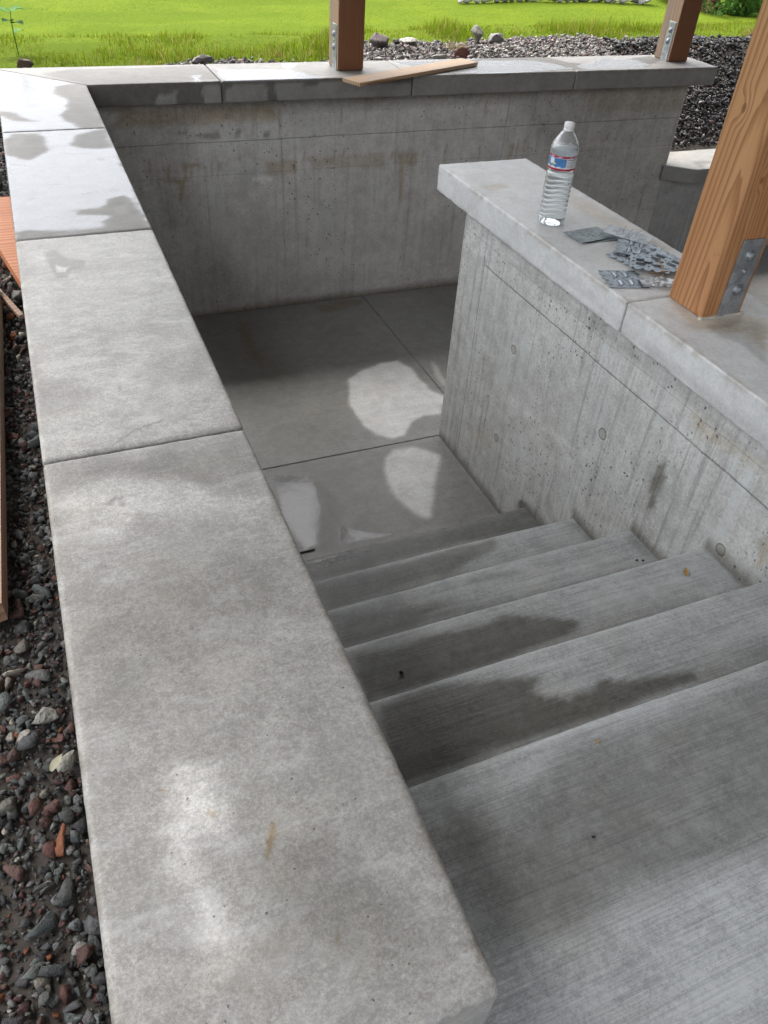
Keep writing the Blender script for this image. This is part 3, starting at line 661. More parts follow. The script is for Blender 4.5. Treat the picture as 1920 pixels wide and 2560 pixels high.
# middle wall
wm = empty('concrete_wall', (1.38, -2.4, -1.3), 'pale pitted concrete wall with overhanging coping, carrying the water bottle and the steel plates', 'wall')
V, F, N = rbox((WX, BX1-.06), (-5.2, WY), (-1.45, ZB-BT-.003), .005, (.05, .016, .016), .003, 3)
cols = np.zeros((len(V), 4)); fs = (N[:, 0] < -.5).astype(float)
paint_patches(cols, V[:, 1], V[:, 2], 'wallR', fs)
def step_top(y):
    k = np.clip(np.floor((NY-y)/TR)+1, 0, 6); return -H+k*RI
dz = V[:, 2]-step_top(V[:, 1]); kk = (NY-V[:, 1])/TR; fr = kk-np.floor(kk)
dback = np.where((kk > -1) & (kk < 5.2), (1-fr)*TR, 9)          # distance to next riser behind
wd = np.clip(1-dz/(.03+.05*fbm(V[:, 1]*9, V[:, 1]*0, 4)), 0, 1)
wd2 = np.clip(1-(dback)/.02, 0, 1)*(dz < RI+.012)
cols[:, 0] = np.maximum(cols[:, 0], np.clip(wd*1.3, 0, 1)*.9*fs)
under = np.clip((V[:, 2]-(ZB-BT)+.075)/.075, 0, 1); cols[:, 0] = np.maximum(cols[:, 0], under*.4*fs*(.4+fbm(V[:, 1]*5, V[:, 2]*3, 8)))  # shade of the overhanging coping, painted as a dark band
mesh_obj('wall_body', V, F, M['wall_mid'], wm, cols=cols)
fr_ = ('faceR', 0, -1, (1, 2))
slab('coping_slab', (BX0, BX1), (BYJ+G, BYF), (ZB-BT, ZB), M['coping_mid'], wm, 'capR', seed=12, rough=.0045, face=fr_, r=.007)
slab('coping_slab', (BX0, BX1), (-3.68, BYJ-G), (ZB-BT, ZB), M['coping_mid'], wm, 'capR', seed=13, rough=.0045, face=fr_, r=.007)
slab('coping_slab', (BX0, BX1), (-5.25, -3.685), (ZB-BT, ZB), M['coping_mid'], wm, None, seed=14, rough=.008, r=.012)
# low wall beyond the far post
wr = empty('concrete_wall', (4.8, .24, -1.3), 'low shaded concrete wall holding back the dark gravel bank, pale wet coping with clipped corner', 'wall')
V, F, N = rbox((XWE+.003, 6.6), (FY+.004, .33), (-1.45, ZL-.09), .003, (.06, .05, .06))
mesh_obj('wall_body', V, F, M['wall_plain'], wr, cols=np.zeros((len(V), 4)))
def clipc(V):
    V = V.copy(); t = np.clip((3.66-V[:, 0])/.17, 0, 1); t = t*(V[:, 1] < .12)
    V[:, 1] = V[:, 1]+t*.135*(1-(V[:, 1])/.12); return V
V, F, N = rbox((3.49, 6.6), (0, .39), (ZL-.09, ZL), .008, (.02, .02, .02), .003, 5)
V[:, 1] = np.where(V[:, 0] < 3.535, np.maximum(V[:, 1], 0), V[:, 1]); V = clipc(V)
# keep clear of the far wall body: the part behind x<XWE only overhangs in front
m_ = (V[:, 0] < XWE+.004) & (V[:, 1] > FY-.006); V[m_, 0] = XWE+.004
cols = np.zeros((len(V), 4)); cols[:, 1] = .8*(N[:, 2] > .3)
nn = fbm(V[:, 0]*6, V[:, 1]*9, 5); cols[:, 0] = np.clip((nn-.55)*6, 0, 1)*.6*(N[:, 2] > .3)
mesh_obj('coping_slab', V, F, M['coping_far'], wr, smooth=True, cols=cols)

# ------------------------------------------------------------------ pit floor and stairs
def floor_slab(x, y):
    V, F, N = rbox(x, y, (-H-.1, -H), .004, (.014, .014, .1)); c = np.zeros((len(V), 4))
    paint_patches(c, V[:, 0], V[:, 1], 'floor', (N[:, 2] > .3).astype(float))
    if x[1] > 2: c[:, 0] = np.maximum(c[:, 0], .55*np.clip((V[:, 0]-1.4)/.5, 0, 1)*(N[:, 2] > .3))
    return V, F, c
parts = [floor_slab((-.06, 1.418), (WY+.0025, FY-.0)), floor_slab((1.423, 3.5), (WY+.0025, FY)), floor_slab((-.06, WX+.02), (-2.2, WY-.0025)),
         floor_slab((1.49, 3.5), (-5.2, WY-.0025)), floor_slab((3.505, 6.6), (-5.2, FY))]
vs, fs_, cs = [], [], []; k = 0
for V, F, c in parts: vs.append(V); fs_.append(F+k); cs.append(c); k += len(V)
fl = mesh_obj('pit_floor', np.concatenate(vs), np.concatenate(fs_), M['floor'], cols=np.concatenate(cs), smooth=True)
tag(fl, kind='structure')
st = empty('concrete_staircase', (.6, -2.8, -H), 'broomed concrete steps going down between the two walls, dark damp patches on the treads', 'staircase')
for k in range(1, 6):
    y1 = NY-(k-1)*TR; y0 = y1-TR-.03
    V, F, N = rbox((-.052, WX+.012), (y0, y1), (-H-.05+.001*k, -H+k*RI), .015, (.013, .011, .03), .003, 20+k)
    # hand-finished nosing is never quite straight
    nose = np.clip((V[:, 1]-(y1-.10))/.1, 0, 1)
    V[:, 1] += nose*(fbm(V[:, 0]*2.2, V[:, 0]*0+k, 3, 2)-.5)*.012
    c = np.zeros((len(V), 4)); up = (N[:, 2] > .3).astype(float)
    paint_patches(c, V[:, 0], V[:, 1], 't%d' % k, up)
    ns = np.exp(-np.clip(y1-.012-V[:, 1], 0, 1)/(.018))*(.55+.5*fbm(V[:, 0]*8, V[:, 1]*3, k)); c[:, 1] = np.maximum(c[:, 1], ns*up*1.)  # paler nosing band: worn trowel edge plus painted glare
    c[:, 0] *= (1-.75*np.exp(-np.clip(y1-V[:, 1], 0, 1)/.012)*(k > 2))
    mesh_obj('step', V, F, M['broom'], st, smooth=True, cols=c)
y1 = NY-5*TR
V, F, N = rbox((-.052, 1.228), (-7, y1), (-H-.04, LZ), .017, (.014, .014, .08), .003, 31)
nose = np.clip((V[:, 1]-(y1-.10))/.1, 0, 1); V[:, 1] += nose*(fbm(V[:, 0]*2.2, V[:, 0]*0+6, 3, 2)-.5)*.014
c = np.zeros((len(V), 4)); up = (N[:, 2] > .3).astype(float); paint_patches(c, V[:, 0], V[:, 1], 'land', up)
ns = np.exp(-np.clip(y1-.012-V[:, 1], 0, 1)/(.022))*(.55+.5*fbm(V[:, 0]*8, V[:, 1]*3, 7)); c[:, 1] = np.maximum(c[:, 1], ns*up*.9)  # landing edge lightened likewise, wear and painted glare together
mesh_obj('landing', V, F, M['broom'], st, smooth=True, cols=c)
V, F, N = rbox((-.9, -.054), (-7, -3.765), (-H, LZ-.001), .01, (.03, .03, .1))
mesh_obj('landing', V, F, M['broom'], st, smooth=True, cols=np.zeros((len(V), 4)))

# ------------------------------------------------------------------ ground sheet
def crest(x): return .52+.04*np.sin(x*2.3)+.5*np.clip((x-1.25)/.45, 0, 1)+.1*np.clip((x-2.4)/1., 0, 1)
def ground_z(x, y):
    x = np.asarray(x, float); y = np.asarray(y, float)
    z = np.full(x.shape, -.035)
    left = np.clip((-.275-x)/.05, 0, 1)*np.clip((.30-y)/.5, 0, 1); z = z-left*.105
    # bank beside the low wall
    k = np.clip((x-3.2)/(.3+.5*np.clip(y-.5, 0, 2)), 0, 1); k = k*k*(3-2*k)
    t = np.clip((y-.38)/.62, 0, 1); zb = -.60+.54*t**.9
    z = z*(1-k)+zb*k
    z = z+(fbm(x*3, y*3, 4)-.5)*.03
    # terrace edge, then the lower lawn
    c = np.maximum(crest(x), .85)+.35+np.clip((x-3.6)/2, 0, 1)*.25
    d = np.clip((y-c)/2.1, 0, 1); d = d*d*(3-2*d)
    z = z-d*(1.1+z)+np.clip((y-4)/30, 0, 1)*.6+np.clip((x-6)/16, 0, 1)*.35*d + (fbm(x*.35, y*.35, 9)-.5)*.22*d
    return z
def inside_pit(x, y): return (x > -.19) & (x < 7.0) & (y < .235) & (y > -9)
def glines(lo, hi, dense, step, far):
    a = np.arange(dense[0], dense[1]+1e-6, step)
    l = dense[0]-np.geomspace(step, dense[0]-lo, far)[::-1]; r = dense[1]+np.geomspace(step, hi-dense[1], far)
    return np.unique(np.concatenate([l, a, r]).round(4))
gx = glines(-160, 160, (-3, 14), .08, 26); gy = glines(-160, 160, (-4.6, 12), .08, 26)
gx = np.unique(np.concatenate([gx, [-.36, -.33, -.30, -.275, -.25, -.195, -.185, 6.99, 7.01]])); gy = np.unique(np.concatenate([gy, [.23, .24]]))
X, Y = np.meshgrid(gx, gy, indexing='ij'); Z = ground_z(X, Y)
Z = np.where(inside_pit(X, Y), -1.42, Z)
n0, n1 = X.shape; ii = np.arange(n0*n1).reshape(n0, n1)
F = np.stack([ii[:-1, :-1], ii[1:, :-1], ii[1:, 1:], ii[:-1, 1:]], -1).reshape(-1, 4)
def grassiness(x, y):
    g = np.clip((y-crest(x)+.12+(fbm(x*5, y*5, 7)-.5)*.4)/.15, 0, 1)
    lf = np.clip((.55-x)/.35, 0, 1)*np.clip((y-.36)/.06, 0, 1)
    g = np.maximum(g, lf)
    rt = np.clip((x-3.6)/.5, 0, 1); g2 = np.clip((y-1.10-(fbm(x*5, y*5, 7)-.5)*.3)/.15, 0, 1)
    g = g*(1-rt)+g2*rt
    far = np.clip((-x-1.6)/.6, 0, 1); return np.maximum(g, far)
C = np.zeros((n0*n1, 4)); C[:, 0] = grassiness(X, Y).ravel()
gr = mesh_obj('ground', np.stack([X, Y, Z], -1).reshape(-1, 3), F, M['ground'], smooth=True, cols=C)
tag(gr, kind='structure')

# ------------------------------------------------------------------ stones
def rock_proto(seed, sub=1, cuts=7, flat=.7):
    """angular crushed stone: hull of a few points; larger ones get a chipped surface"""
    r = random.Random(seed); bm = bmesh.new()
    n = (9, 11, 17)[min(sub, 3)-1]; sx, sy, sz = r.uniform(.85, 1.25), r.uniform(.6, .95), r.uniform(flat*.6, flat*1.05)
    for _ in range(n):
        v = Vector((r.gauss(0, 1), r.gauss(0, 1), r.gauss(0, 1))).normalized()*r.uniform(.8, 1.05)
        bm.verts.new((v.x*sx, v.y*sy, v.z*sz))
    h = bmesh.ops.convex_hull(bm, input=list(bm.verts))
    bmesh.ops.delete(bm, geom=[v for v in bm.verts if not v.link_faces], context='VERTS')
    bmesh.ops.triangulate(bm, faces=list(bm.faces))
    if sub > 1:
        for it in range(sub-1):
            bmesh.ops.subdivide_edges(bm, edges=list(bm.edges), cuts=1, use_grid_fill=True)
            bmesh.ops.triangulate(bm, faces=list(bm.faces)); bm.normal_update()
            for v in bm.verts: v.co += v.normal*r.gauss(0, .03/(it+1)) - v.co*.01
    bm.verts.index_update()
    V = np.array([v.co[:] for v in bm.verts]); F = np.array([[v.index for v in f.verts] for f in bm.faces]); bm.free()
    return V, F
PR1 = [rock_proto(i, 1) for i in range(20)]; PR2 = [rock_proto(100+i, 2, 11) for i in range(24)]
def rand_rot(n, tilt):
    a = RNG.uniform(0, 2*PI, n); b = RNG.normal(0, tilt, n); c_ = RNG.normal(0, tilt, n)
    ca, sa, cb, sb, cc, sc = np.cos(a), np.sin(a), np.cos(b), np.sin(b), np.cos(c_), np.sin(c_)
    z = np.zeros(n); o = np.ones(n)
    Rz = np.stack([ca, -sa, z, sa, ca, z, z, z, o], -1).reshape(-1, 3, 3)
    Rx = np.stack([o, z, z, z, cb, -sb, z, sb, cb], -1).reshape(-1, 3, 3)
    Ry = np.stack([cc, z, sc, z, o, z, -sc, z, cc], -1).reshape(-1, 3, 3)
    return Rz@Rx@Ry
def scatter(name, protos, pts, sizes, colr, tilt=.5, mat=None):
    vs, fs, cs = [], [], []; k = 0
    which = RNG.integers(0, len(protos), len(pts)); R = rand_rot(len(pts), tilt)
    for w, (pv, pf) in enumerate(protos):
        sel = np.where(which == w)[0]
        if not len(sel): continue
        A = np.einsum('nij,vj->nvi', R[sel], pv)*sizes[sel][:, None, None]+pts[sel][:, None, :]
        n = len(sel); vs.append(A.reshape(-1, 3)); fs.append((pf[None]+(np.arange(n)*len(pv))[:, None, None]).reshape(-1, pf.shape[1])+k)
        cs.append(np.repeat(colr[sel], len(pv), 0)); k += n*len(pv)
    cc = np.concatenate(cs); cc = np.concatenate([cc, np.ones((len(cc), 1))], 1)
    return mesh_obj(name, np.concatenate(vs), np.concatenate(fs), mat or M['stone'], cols=cc)
def pick(n, pal):
    w = np.array([p[0] for p in pal], float); w /= w.sum(); i = RNG.choice(len(pal), n, p=w)
    c = np.array([p[1] for p in pal])[i]; return c*RNG.uniform(.7, 1.35, (n, 1))*RNG.uniform(.94, 1.06, (n, 3))
PAL_L = [(5, (.085, .088, .085)), (4, (.13, .135, .13)), (3, (.055, .055, .055)), (2.3, (.105, .055, .045)), (1.1, (.08, .045, .04)), (.3, (.2, .075, .035)), (.8, (.2, .19, .16)), (.35, (.36, .34, .28))]
PAL_B = [(5, (.20, .185, .18)), (3, (.12, .11, .11)), (2.5, (.32, .30, .28)), (1.2, (.14, .08, .07)), (1, (.36, .34, .31)), (1, (.07, .065, .065))]
PAL_R = [(6, (.04, .042, .046)), (3, (.065, .065, .07)), (.9, (.10, .10, .097))]
def layer(n, xr, yr, smin, smax, pal, dz=0., cond=None, pw=2.):
    x = RNG.uniform(*xr, n); y = RNG.uniform(*yr, n)
    if cond is not None: m = cond(x, y); x, y = x[m], y[m]
    s = smin+(smax-smin)*RNG.random(len(x))**pw
    return np.stack([x, y, ground_z(x, y)+s*.35+.004+dz], 1), s, pick(len(x), pal)
def stones(name, protos, layers, tilt=.5):
    o = scatter(name, protos, np.concatenate([l[0] for l in layers]), np.concatenate([l[1] for l in layers]), np.concatenate([l[2] for l in layers]), tilt)
    return o
cl = lambda x, y: (x < -W-.002)|(y > .40)
g1 = stones('gravel', PR2, [layer(9500, (-.86, -.335), (-4.15, .35), .006, .0135, PAL_L, -.001), layer(1500, (-.86, -.345), (-4.15, .4), .012, .022, PAL_L, .002, None, 1.5),
                            layer(7000, (-.86, -.335), (-4.15, .4), .004, .009, PAL_L, .003)], .6)
g1b = stones('gravel', PR1, [layer(42000, (-.86, -.335), (-4.15, .4), .002, .0055, PAL_L, -.002)], .6)
tag(g1b, kind='stuff')
tag(g1, kind='stuff')
notg = lambda x, y: (grassiness(x, y) < RNG.uniform(.15, .8, len(x))) & (y > .375)
g2 = stones('gravel', PR1, [layer(30000, (-.6, 4.4), (.37, 1.6), .006, .017, PAL_B, 0, notg), layer(1800, (.3, 4.2), (.4, 1.4), .014, .028, PAL_B, 0, notg),
                            layer(16000, (3.5, 7), (.395, 1.6), .008, .02, PAL_R, 0, notg), layer(2600, (3.5, 7), (.395, 1.5), .016, .03, PAL_R, .004, notg)], .5)
tag(g2, kind='stuff')

def one_rock(name, loc, size, col, seed, label, cat, scale=(1, 1, .75), rz=0., group=None):
    V, F = rock_proto(seed, 3, 10, 1.); V = V*np.array(scale)*size
    c_, s_ = math.cos(rz), math.sin(rz); V = V@np.array([[c_, s_, 0], [-s_, c_, 0], [0, 0, 1]])
    V = V*(1+.12*(fbm(V[:, 0]/size*3+9, V[:, 1]/size*3+V[:, 2]/size*2+9, seed)[:, None]-.5))
    cols = np.tile(np.array([*col, 1.]), (len(V), 1))
    o = mesh_obj(name, V+np.array(loc), F, M['stone'], cols=cols, origin=loc); tag(o, label, cat, group); return o
one_rock('rock', (-.245, .49, -.012), .042, (.13, .085, .075), 5, 'reddish brown lump of rock in the grass at the corner of the copings', 'rock', (1.25, .8, .7))
one_rock('rock', (2.44, .93, .02), .07, (.26, .25, .225), 21, 'pale upright rock at the grass edge, leaning against a darker rock', 'rock', (.75, .6, .9), .3)
one_rock('rock', (2.60, .95, -.005), .085, (.21, .2, .195), 22, 'dark grey rock right behind the pale upright one', 'rock', (1.1, .8, .6), .5)
one_rock('rock', (1.73, .80, .01), .06, (.16, .13, .13), 23, 'dark purple grey rock in the gravel just right of the slim middle post', 'rock', (1.1, .8, .75))
one_rock('rock', (1.95, .86, .0), .05, (.36, .35, .32), 24, 'pale flat topped rock at the grass edge above the fallen board', 'rock', (1.25, .9, .65))
one_rock('rock', (2.13, .50, .0), .048, (.22, .095, .075), 25, 'rust red rock at the far edge of the coping by the fallen board', 'rock', (1.1, .8, .8))
one_rock('rock', (1.97, .47, -.01), .045, (.34, .32, .29), 26, 'pale wedge shaped stone beside the rust red rock', 'rock', (1.3, .8, .6))
one_rock('rock', (.62, .50, -.01), .05, (.22, .21, .2), 27, 'grey rock in the thin gravel left of the slim middle post', 'rock', (1.3, .8, .55))
one_rock('rock', (-.385, -1.83, -.115), .036, (.2, .195, .17), 28, 'large grey stone against the wall by the thin stick', 'rock', (1., 1.1, .6))
one_rock('rock', (-.40, -3.34, -.118), .022, (.33, .32, .27), 31, 'pale square edged stone in the near gravel below the coping', 'rock', (1.1, .9, .6), .6)
one_rock('rock', (-.425, -3.25, -.118), .027, (.27, .265, .23), 32, 'light olive oval stone, largest pale one in the near gravel', 'rock', (1.3, .8, .55), -.1)

# ------------------------------------------------------------------ grass
def blades(name, x, y, hgt, wid, col, bend=.5, mat=None, segs=3, z=None):
    n = len(x); z = ground_z(x, y) if z is None else z
    a = RNG.uniform(0, 2*PI, n); ca, sa = np.cos(a), np.sin(a); ld = RNG.uniform(0, 2*PI, n); b = np.abs(RNG.normal(0, bend, n))
    rows = []
    for k in range(segs+1):
        t = k/segs; w = wid*(1-t)**.7*.5 if k < segs else wid*0
        cx = x+np.cos(ld)*b*hgt*t*t; cy = y+np.sin(ld)*b*hgt*t*t; cz = z-.01+hgt*t*(1-.25*b*t)
        if k < segs:
            rows += [np.stack([cx-ca*w, cy-sa*w, cz], 1), np.stack([cx+ca*w, cy+sa*w, cz], 1)]
        else: rows.append(np.stack([cx, cy, cz], 1))
    nv = len(rows); V = np.stack(rows, 1).reshape(-1, 3); base = (np.arange(n)*nv)[:, None]
    q = [np.concatenate([base+2*k, base+2*k+1, base+2*k+3, base+2*k+2], 1) for k in range(segs-1)]
    tri = np.concatenate([base+2*(segs-1), base+2*(segs-1)+1, base+2*segs], 1)
    F = [np.concatenate(q), tri] if q else [tri]
    c = np.repeat(np.concatenate([col, np.ones((n, 1))], 1), nv, 0)
    return mesh_obj(name, V, F, mat or M['blade'], cols=c)
def gcol(n, base, var=.25, straw=.06):
    c = np.array(base)*RNG.uniform(1-var, 1+var, (n, 1))*RNG.uniform(.88, 1.12, (n, 3))
    s = RNG.random(n) < straw; c[s] = np.array((.36, .27, .11))*RNG.uniform(.7, 1.2, (s.sum(), 1)); return c
# tall blades along the gravel edge
n = 80000; x = RNG.uniform(-1.6, 8, n); y = RNG.uniform(.38, 2.6, n)
g = grassiness(x, y); keep = g > RNG.uniform(.35, 1.0, n); x, y, g = x[keep], y[keep], g[keep]; n = len(x)
cl_ = fbm(x*3.3, y*3.3, 31); hh = (.022+.085*np.clip((cl_-.35)*2.2, 0, 1))*RNG.uniform(.6, 1.3, n)
lush = np.clip(1-np.abs(y-crest(x)-.15)/.45, 0, 1)*np.clip((x-.2)/.3, 0, 1); hh = hh*(.75+.55*lush)
hh = np.where(x < .15, hh*.8, hh); hh = np.where(y > 1.5, hh*.7, hh)
grs = blades('grass', x, y, hh, RNG.uniform(.003, .0065, n), gcol(n, (.15, .21, .012), .3, .10), .6); tag(grs, kind='stuff')
# mown lawn beyond: short, dense
n = 230000; y = 1.6+12*RNG.random(n)**1.25; x = RNG.uniform(-3, 1, n)+(RNG.random(n)**.9)*(4+y*1.35)
kp = x < 2+y*1.35; x, y = x[kp], y[kp]; n = len(x)
patch = fbm(x*.9, y*1.8, 3); c = gcol(n, (.074, .103, .008), .22, .01)*(.8+.4*patch)[:, None]
far = 1+np.clip((y-3)/9, 0, 1.2)
lawn = blades('lawn', x, y, RNG.uniform(.007, .016, n)*far**.5, RNG.uniform(.006, .010, n)*far, c, 1.3, segs=2); tag(lawn, kind='stuff')
# dry tufts
def tuft(x0, y0, n, h, label, col, spread=.035):
    x = RNG.normal(x0, spread, n); y = RNG.normal(y0, spread*.7, n)
    o = blades('grass_tuft', x, y, RNG.uniform(.4, 1, n)*h, RNG.uniform(.002, .004, n), gcol(n, col, .3, .2), .9)
    o['label'] = label; o['category'] = 'grass tuft'; return o
tuft(.32, .46, 60, .09, 'straw coloured grass tuft behind the coping near the mitred corner', (.36, .27, .12))
tuft(2.2, .72, 120, .10, 'half dead brown grass tuft between the rust red rock and the pale upright rock', (.26, .2, .08), .04)
tuft(1.55, .9, 120, .11, 'dry brown grass tuft just right of the slim middle post', (.3, .22, .09), .04)
tuft(4.9, 1.15, 140, .11, 'brown patched grass tuft between the two right hand posts', (.22, .17, .06), .04)
tuft(1.05, .66, 70, .08, 'thin brown grass tuft left of the slim middle post', (.34, .24, .1), .035)
# weed
wd = empty('weed', (-.25, .80, -.03), 'broad leaved green weed standing at the left edge behind the brown rock', 'weed')
def tube(pts, rad, segs=6):
    pts = [Vector(p) for p in pts]; rs = rad if isinstance(rad, (list, tuple)) else [rad]*len(pts)
    V = []; F = []
    for i, p in enumerate(pts):
        d = (pts[min(i+1, len(pts)-1)]-pts[max(i-1, 0)]).normalized(); a = d.orthogonal().normalized(); b = d.cross(a)
        if i: # keep frames aligned
            a = (pa-d*pa.dot(d)).normalized(); b = d.cross(a)
        pa = a
        for k in range(segs):
            t = 2*PI*k/segs; V.append(p+(a*math.cos(t)+b*math.sin(t))*rs[i])
    for i in range(len(pts)-1):
        for k in range(segs): F.append((i*segs+k, i*segs+(k+1) % segs, (i+1)*segs+(k+1) % segs, (i+1)*segs+k))
    return np.array([v[:] for v in V]), np.array(F)
V, F = tube([(-.25, .80, -.04), (-.252, .79, .05), (-.25, .78, .12), (-.245, .78, .16)], [.003, .0025, .002, .0015])
mesh_obj('stem', V, F, M['leafm'], wd, cols=np.tile((.14, .2, .04, 1), (len(V), 1)))
def leaf_mesh(base, direction, L, w, droop=.3, n=6):
    b = np.array(base); d = np.array(direction, float); d /= np.linalg.norm(d); sd = np.cross(d, (0, 0, 1)); sd /= np.linalg.norm(sd)
    V = []; F = []
    for i in range(n+1):
        t = i/n; ww = w*math.sin(PI*min(t*.94+.06, 1)**.8)*.5
        c_ = b+d*L*t+np.array((0, 0, -droop*L*t*t))
        V += [c_-sd*ww+np.array((0, 0, ww*.3)), c_, c_+sd*ww+np.array((0, 0, ww*.3))]
    for i in range(n):
        for j in (0, 1): F.append((3*i+j, 3*i+j+1, 3*i+j+4, 3*i+j+3))
    return np.array(V), np.array(F)
for i, (h, a, L, w) in enumerate(((.16, .2, .075, .045), (.155, 2.9, .08, .045), (.11, 5.4, .07, .035), (.12, -2.2, .06, .035), (.07, .8, .06, .03), (.165, -1.2, .05, .035))):
    V, F = leaf_mesh((-.248, .783, h-.0), (math.cos(a), math.sin(a), .35), L*1.25, w*1.6)
    mesh_obj('leaf', V, F, M['leafm'], wd, smooth=True, cols=np.tile((.10, .23, .05, 1), (len(V), 1)))

# ------------------------------------------------------------------ shrubs and stone wall at the far side of the lawn
def leafcloud(n, centre, rad, lw, ll, col, seed, lumps=9):
    r = np.random.default_rng(seed)
    lc = r.normal(0, .5, (lumps, 3))*np.array(rad); lc[:, 2] = np.abs(lc[:, 2])*.9+rad[2]*.1; ls = r.uniform(.35, .65, lumps)*min(rad[0], rad[2])
    i = r.integers(0, lumps, n); d = r.normal(0, 1, (n, 3)); d /= np.linalg.norm(d, axis=1, keepdims=True)
    p = lc[i]+d*(ls[i]*r.uniform(.55, 1.05, n)**.5)[:, None]; p[:, 2] = np.abs(p[:, 2]); p = p+np.array(centre)
    a = r.normal(0, 1, (n, 3)); a /= np.linalg.norm(a, axis=1, keepdims=True); b = np.cross(a, d+r.normal(0, .5, (n, 3))); b /= np.linalg.norm(b, axis=1, keepdims=True)
    L = (ll*r.uniform(.6, 1.3, n))[:, None]; Wd = (lw*r.uniform(.6, 1.3, n))[:, None]
    V = np.stack([p-a*L*.5, p+b*Wd*.5, p+a*L*.5, p-b*Wd*.5], 1).reshape(-1, 3); F = np.arange(n*4).reshape(n, 4)
    c = np.array(col)*r.uniform(.6, 1.4, (n, 1))*r.uniform(.85, 1.15, (n, 3)); c = np.concatenate([c, np.ones((n, 1))], 1)
    return V, F, np.repeat(c, 4, 0)
def shrub(loc, rad, col, seed, label, n=5000, lw=.05, ll=.09):
    e = empty('shrub', loc, label, 'shrub')
    V, F, c = leafcloud(n, loc, rad, lw, ll, col, seed); mesh_obj('foliage', V, F, M['leafm'], e, cols=c)
    for k in range(4):
        a = k*1.7; V, F = tube([(loc[0], loc[1], loc[2]-.1), (loc[0]+.15*math.cos(a), loc[1]+.15*math.sin(a), loc[2]+rad[2]*.4), (loc[0]+.5*rad[0]*math.cos(a), loc[1]+.5*rad[1]*math.sin(a), loc[2]+rad[2]*.9)], [.03, .02, .008])
        mesh_obj('branch', V, F, M['fir_pale'], e)
gz = lambda x, y: float(ground_z(np.array([x]), np.array([y]))[0])
shrub((11.25, 7.95, gz(11.25, 7.95)-.05), (.6, .5, .7), (.075, .16, .03), 3, 'dark green bushy shrub beyond the lawn, nearest the thick timber post', 6500, .035, .07)
shrub((12.3, 7.9, gz(12.3, 7.9)-.05), (.6, .6, .7), (.10, .2, .03), 4, 'bright green shrub behind the thick timber post at the edge of the lawn', 5000, .035, .07)
shrub((10.95, 9.0, gz(10.95, 9.)-.05), (.5, .5, .7), (.08, .17, .035), 5, 'loose light green shrub left of the dark bushy one', 4500)
shrub((10.75, 8.05, gz(10.75, 8.05)-.03), (.18, .15, .17), (.2, .13, .07), 6, 'small brownish shrub at the foot of the dark green ones', 1500, .03, .05)
sw = empty('stone_wall', (9.3, 11, -1.1), 'low grey and white stone wall at the far edge of the lawn', 'wall')
rr = random.Random(3); allv, allf, allc = [], [], []; k = 0
for j in range(4):
    for i in range(28):
        V, F = rock_proto(300+j*28+i, 2, 9, 1.); x0 = 6.55+i*.122+(j % 2)*.06; y0 = 9.12-i*.019+rr.uniform(-.03, .03)
        zz = gz(x0, y0)+.04+j*.11
        V = V*np.array((.085, .08, .07))*rr.uniform(.85, 1.2)+np.array((x0, y0, zz))
        g_ = rr.choice((.12, .2, .32, .5, .42)); allv.append(V); allf.append(F+k); k += len(V)
        allc.append(np.tile((g_, g_*.96, g_*.92, 1), (len(V), 1)))
mesh_obj('stonework', np.concatenate(allv), np.concatenate(allf), M['stone'], sw, cols=np.concatenate(allc))

def tree(x0, y0, h, r_, label, seed):  # unseen trees, added to darken reflections in the wet copings
    z0 = gz(x0, y0)-.1; e = empty('tree', (x0, y0, z0), label, 'tree', 'trees standing far beyond the lawn')
    V, F = tube([(x0, y0, z0), (x0+.1, y0, z0+h*.3), (x0-.1, y0+.1, z0+h*.6), (x0, y0, z0+h*.85)], [.28, .2, .13, .05], 10); mesh_obj('trunk', V, F, M['fir_dark'], e)
    V, F, c = leafcloud(9000, (x0, y0, z0+h*.22), (r_, r_, h*.42), .22, .34, (.05, .10, .02), seed, 16); mesh_obj('crown', V, F, M['leafm'], e, cols=c)
tree(13, 25, 9, 3.6, 'broad leafy tree beyond the lawn, leftmost of the row', 41)
tree(19, 23, 10, 4, 'tall leafy tree beyond the lawn, second from the left of the row', 42)
tree(25, 20, 9, 4, 'leafy tree beyond the lawn, third from the left of the row', 43)
tree(31, 15, 10, 4, 'leafy tree beyond the lawn, rightmost of the row', 44)

# ------------------------------------------------------------------ timber posts
def bevel_box(x, y, z, r=.004, step=.2, rough=0.):
    return rbox(x, y, z, r, (step, step, step), rough)
def bolt(parent, p, axis, sgn, rad=.011, h=.008):
    """hex head with washer on a strap"""
    V = []; F = []
    def ring(rr, off, n, ph=0.):
        b = len(V)
        for k in range(n):
            t = 2*PI*k/n+ph; q = [0, 0, 0]; o = [i for i in range(3) if i != axis]
            q[o[0]] = rr*math.cos(t); q[o[1]] = rr*math.sin(t); q[axis] = sgn*off; V.append(tuple(p[i]+q[i] for i in range(3)))
        return b
    n = 18
    rs = [(rad*1.25, 0), (rad*1.25, .002), (rad*1.02, .0025), (rad, h), (rad*.8, h+.0025), (.0001, h+.003)]
    bs = []
    for i, (r_, o_) in enumerate(rs):
        b = len(V)
        for k in range(n):
            t = 2*PI*k/n; rr_ = r_
            if i in (2, 3, 4): # hexagonal
                m_ = (t % (PI/3))-PI/6; rr_ = r_*math.cos(PI/6)/math.cos(m_)
            q = [0, 0, 0]; o = [j for j in range(3) if j != axis]
            q[o[0]] = rr_*math.cos(t); q[o[1]] = rr_*math.sin(t); q[axis] = sgn*o_; V.append(tuple(p[j]+q[j] for j in range(3)))
        bs.append(b)
    for a, b in zip(bs, bs[1:]):
        for k in range(n): F.append((a+k, a+(k+1) % n, b+(k+1) % n, b+k))
    return mesh_obj('bolt', np.array(V), np.array(F), M['bolt'], parent)
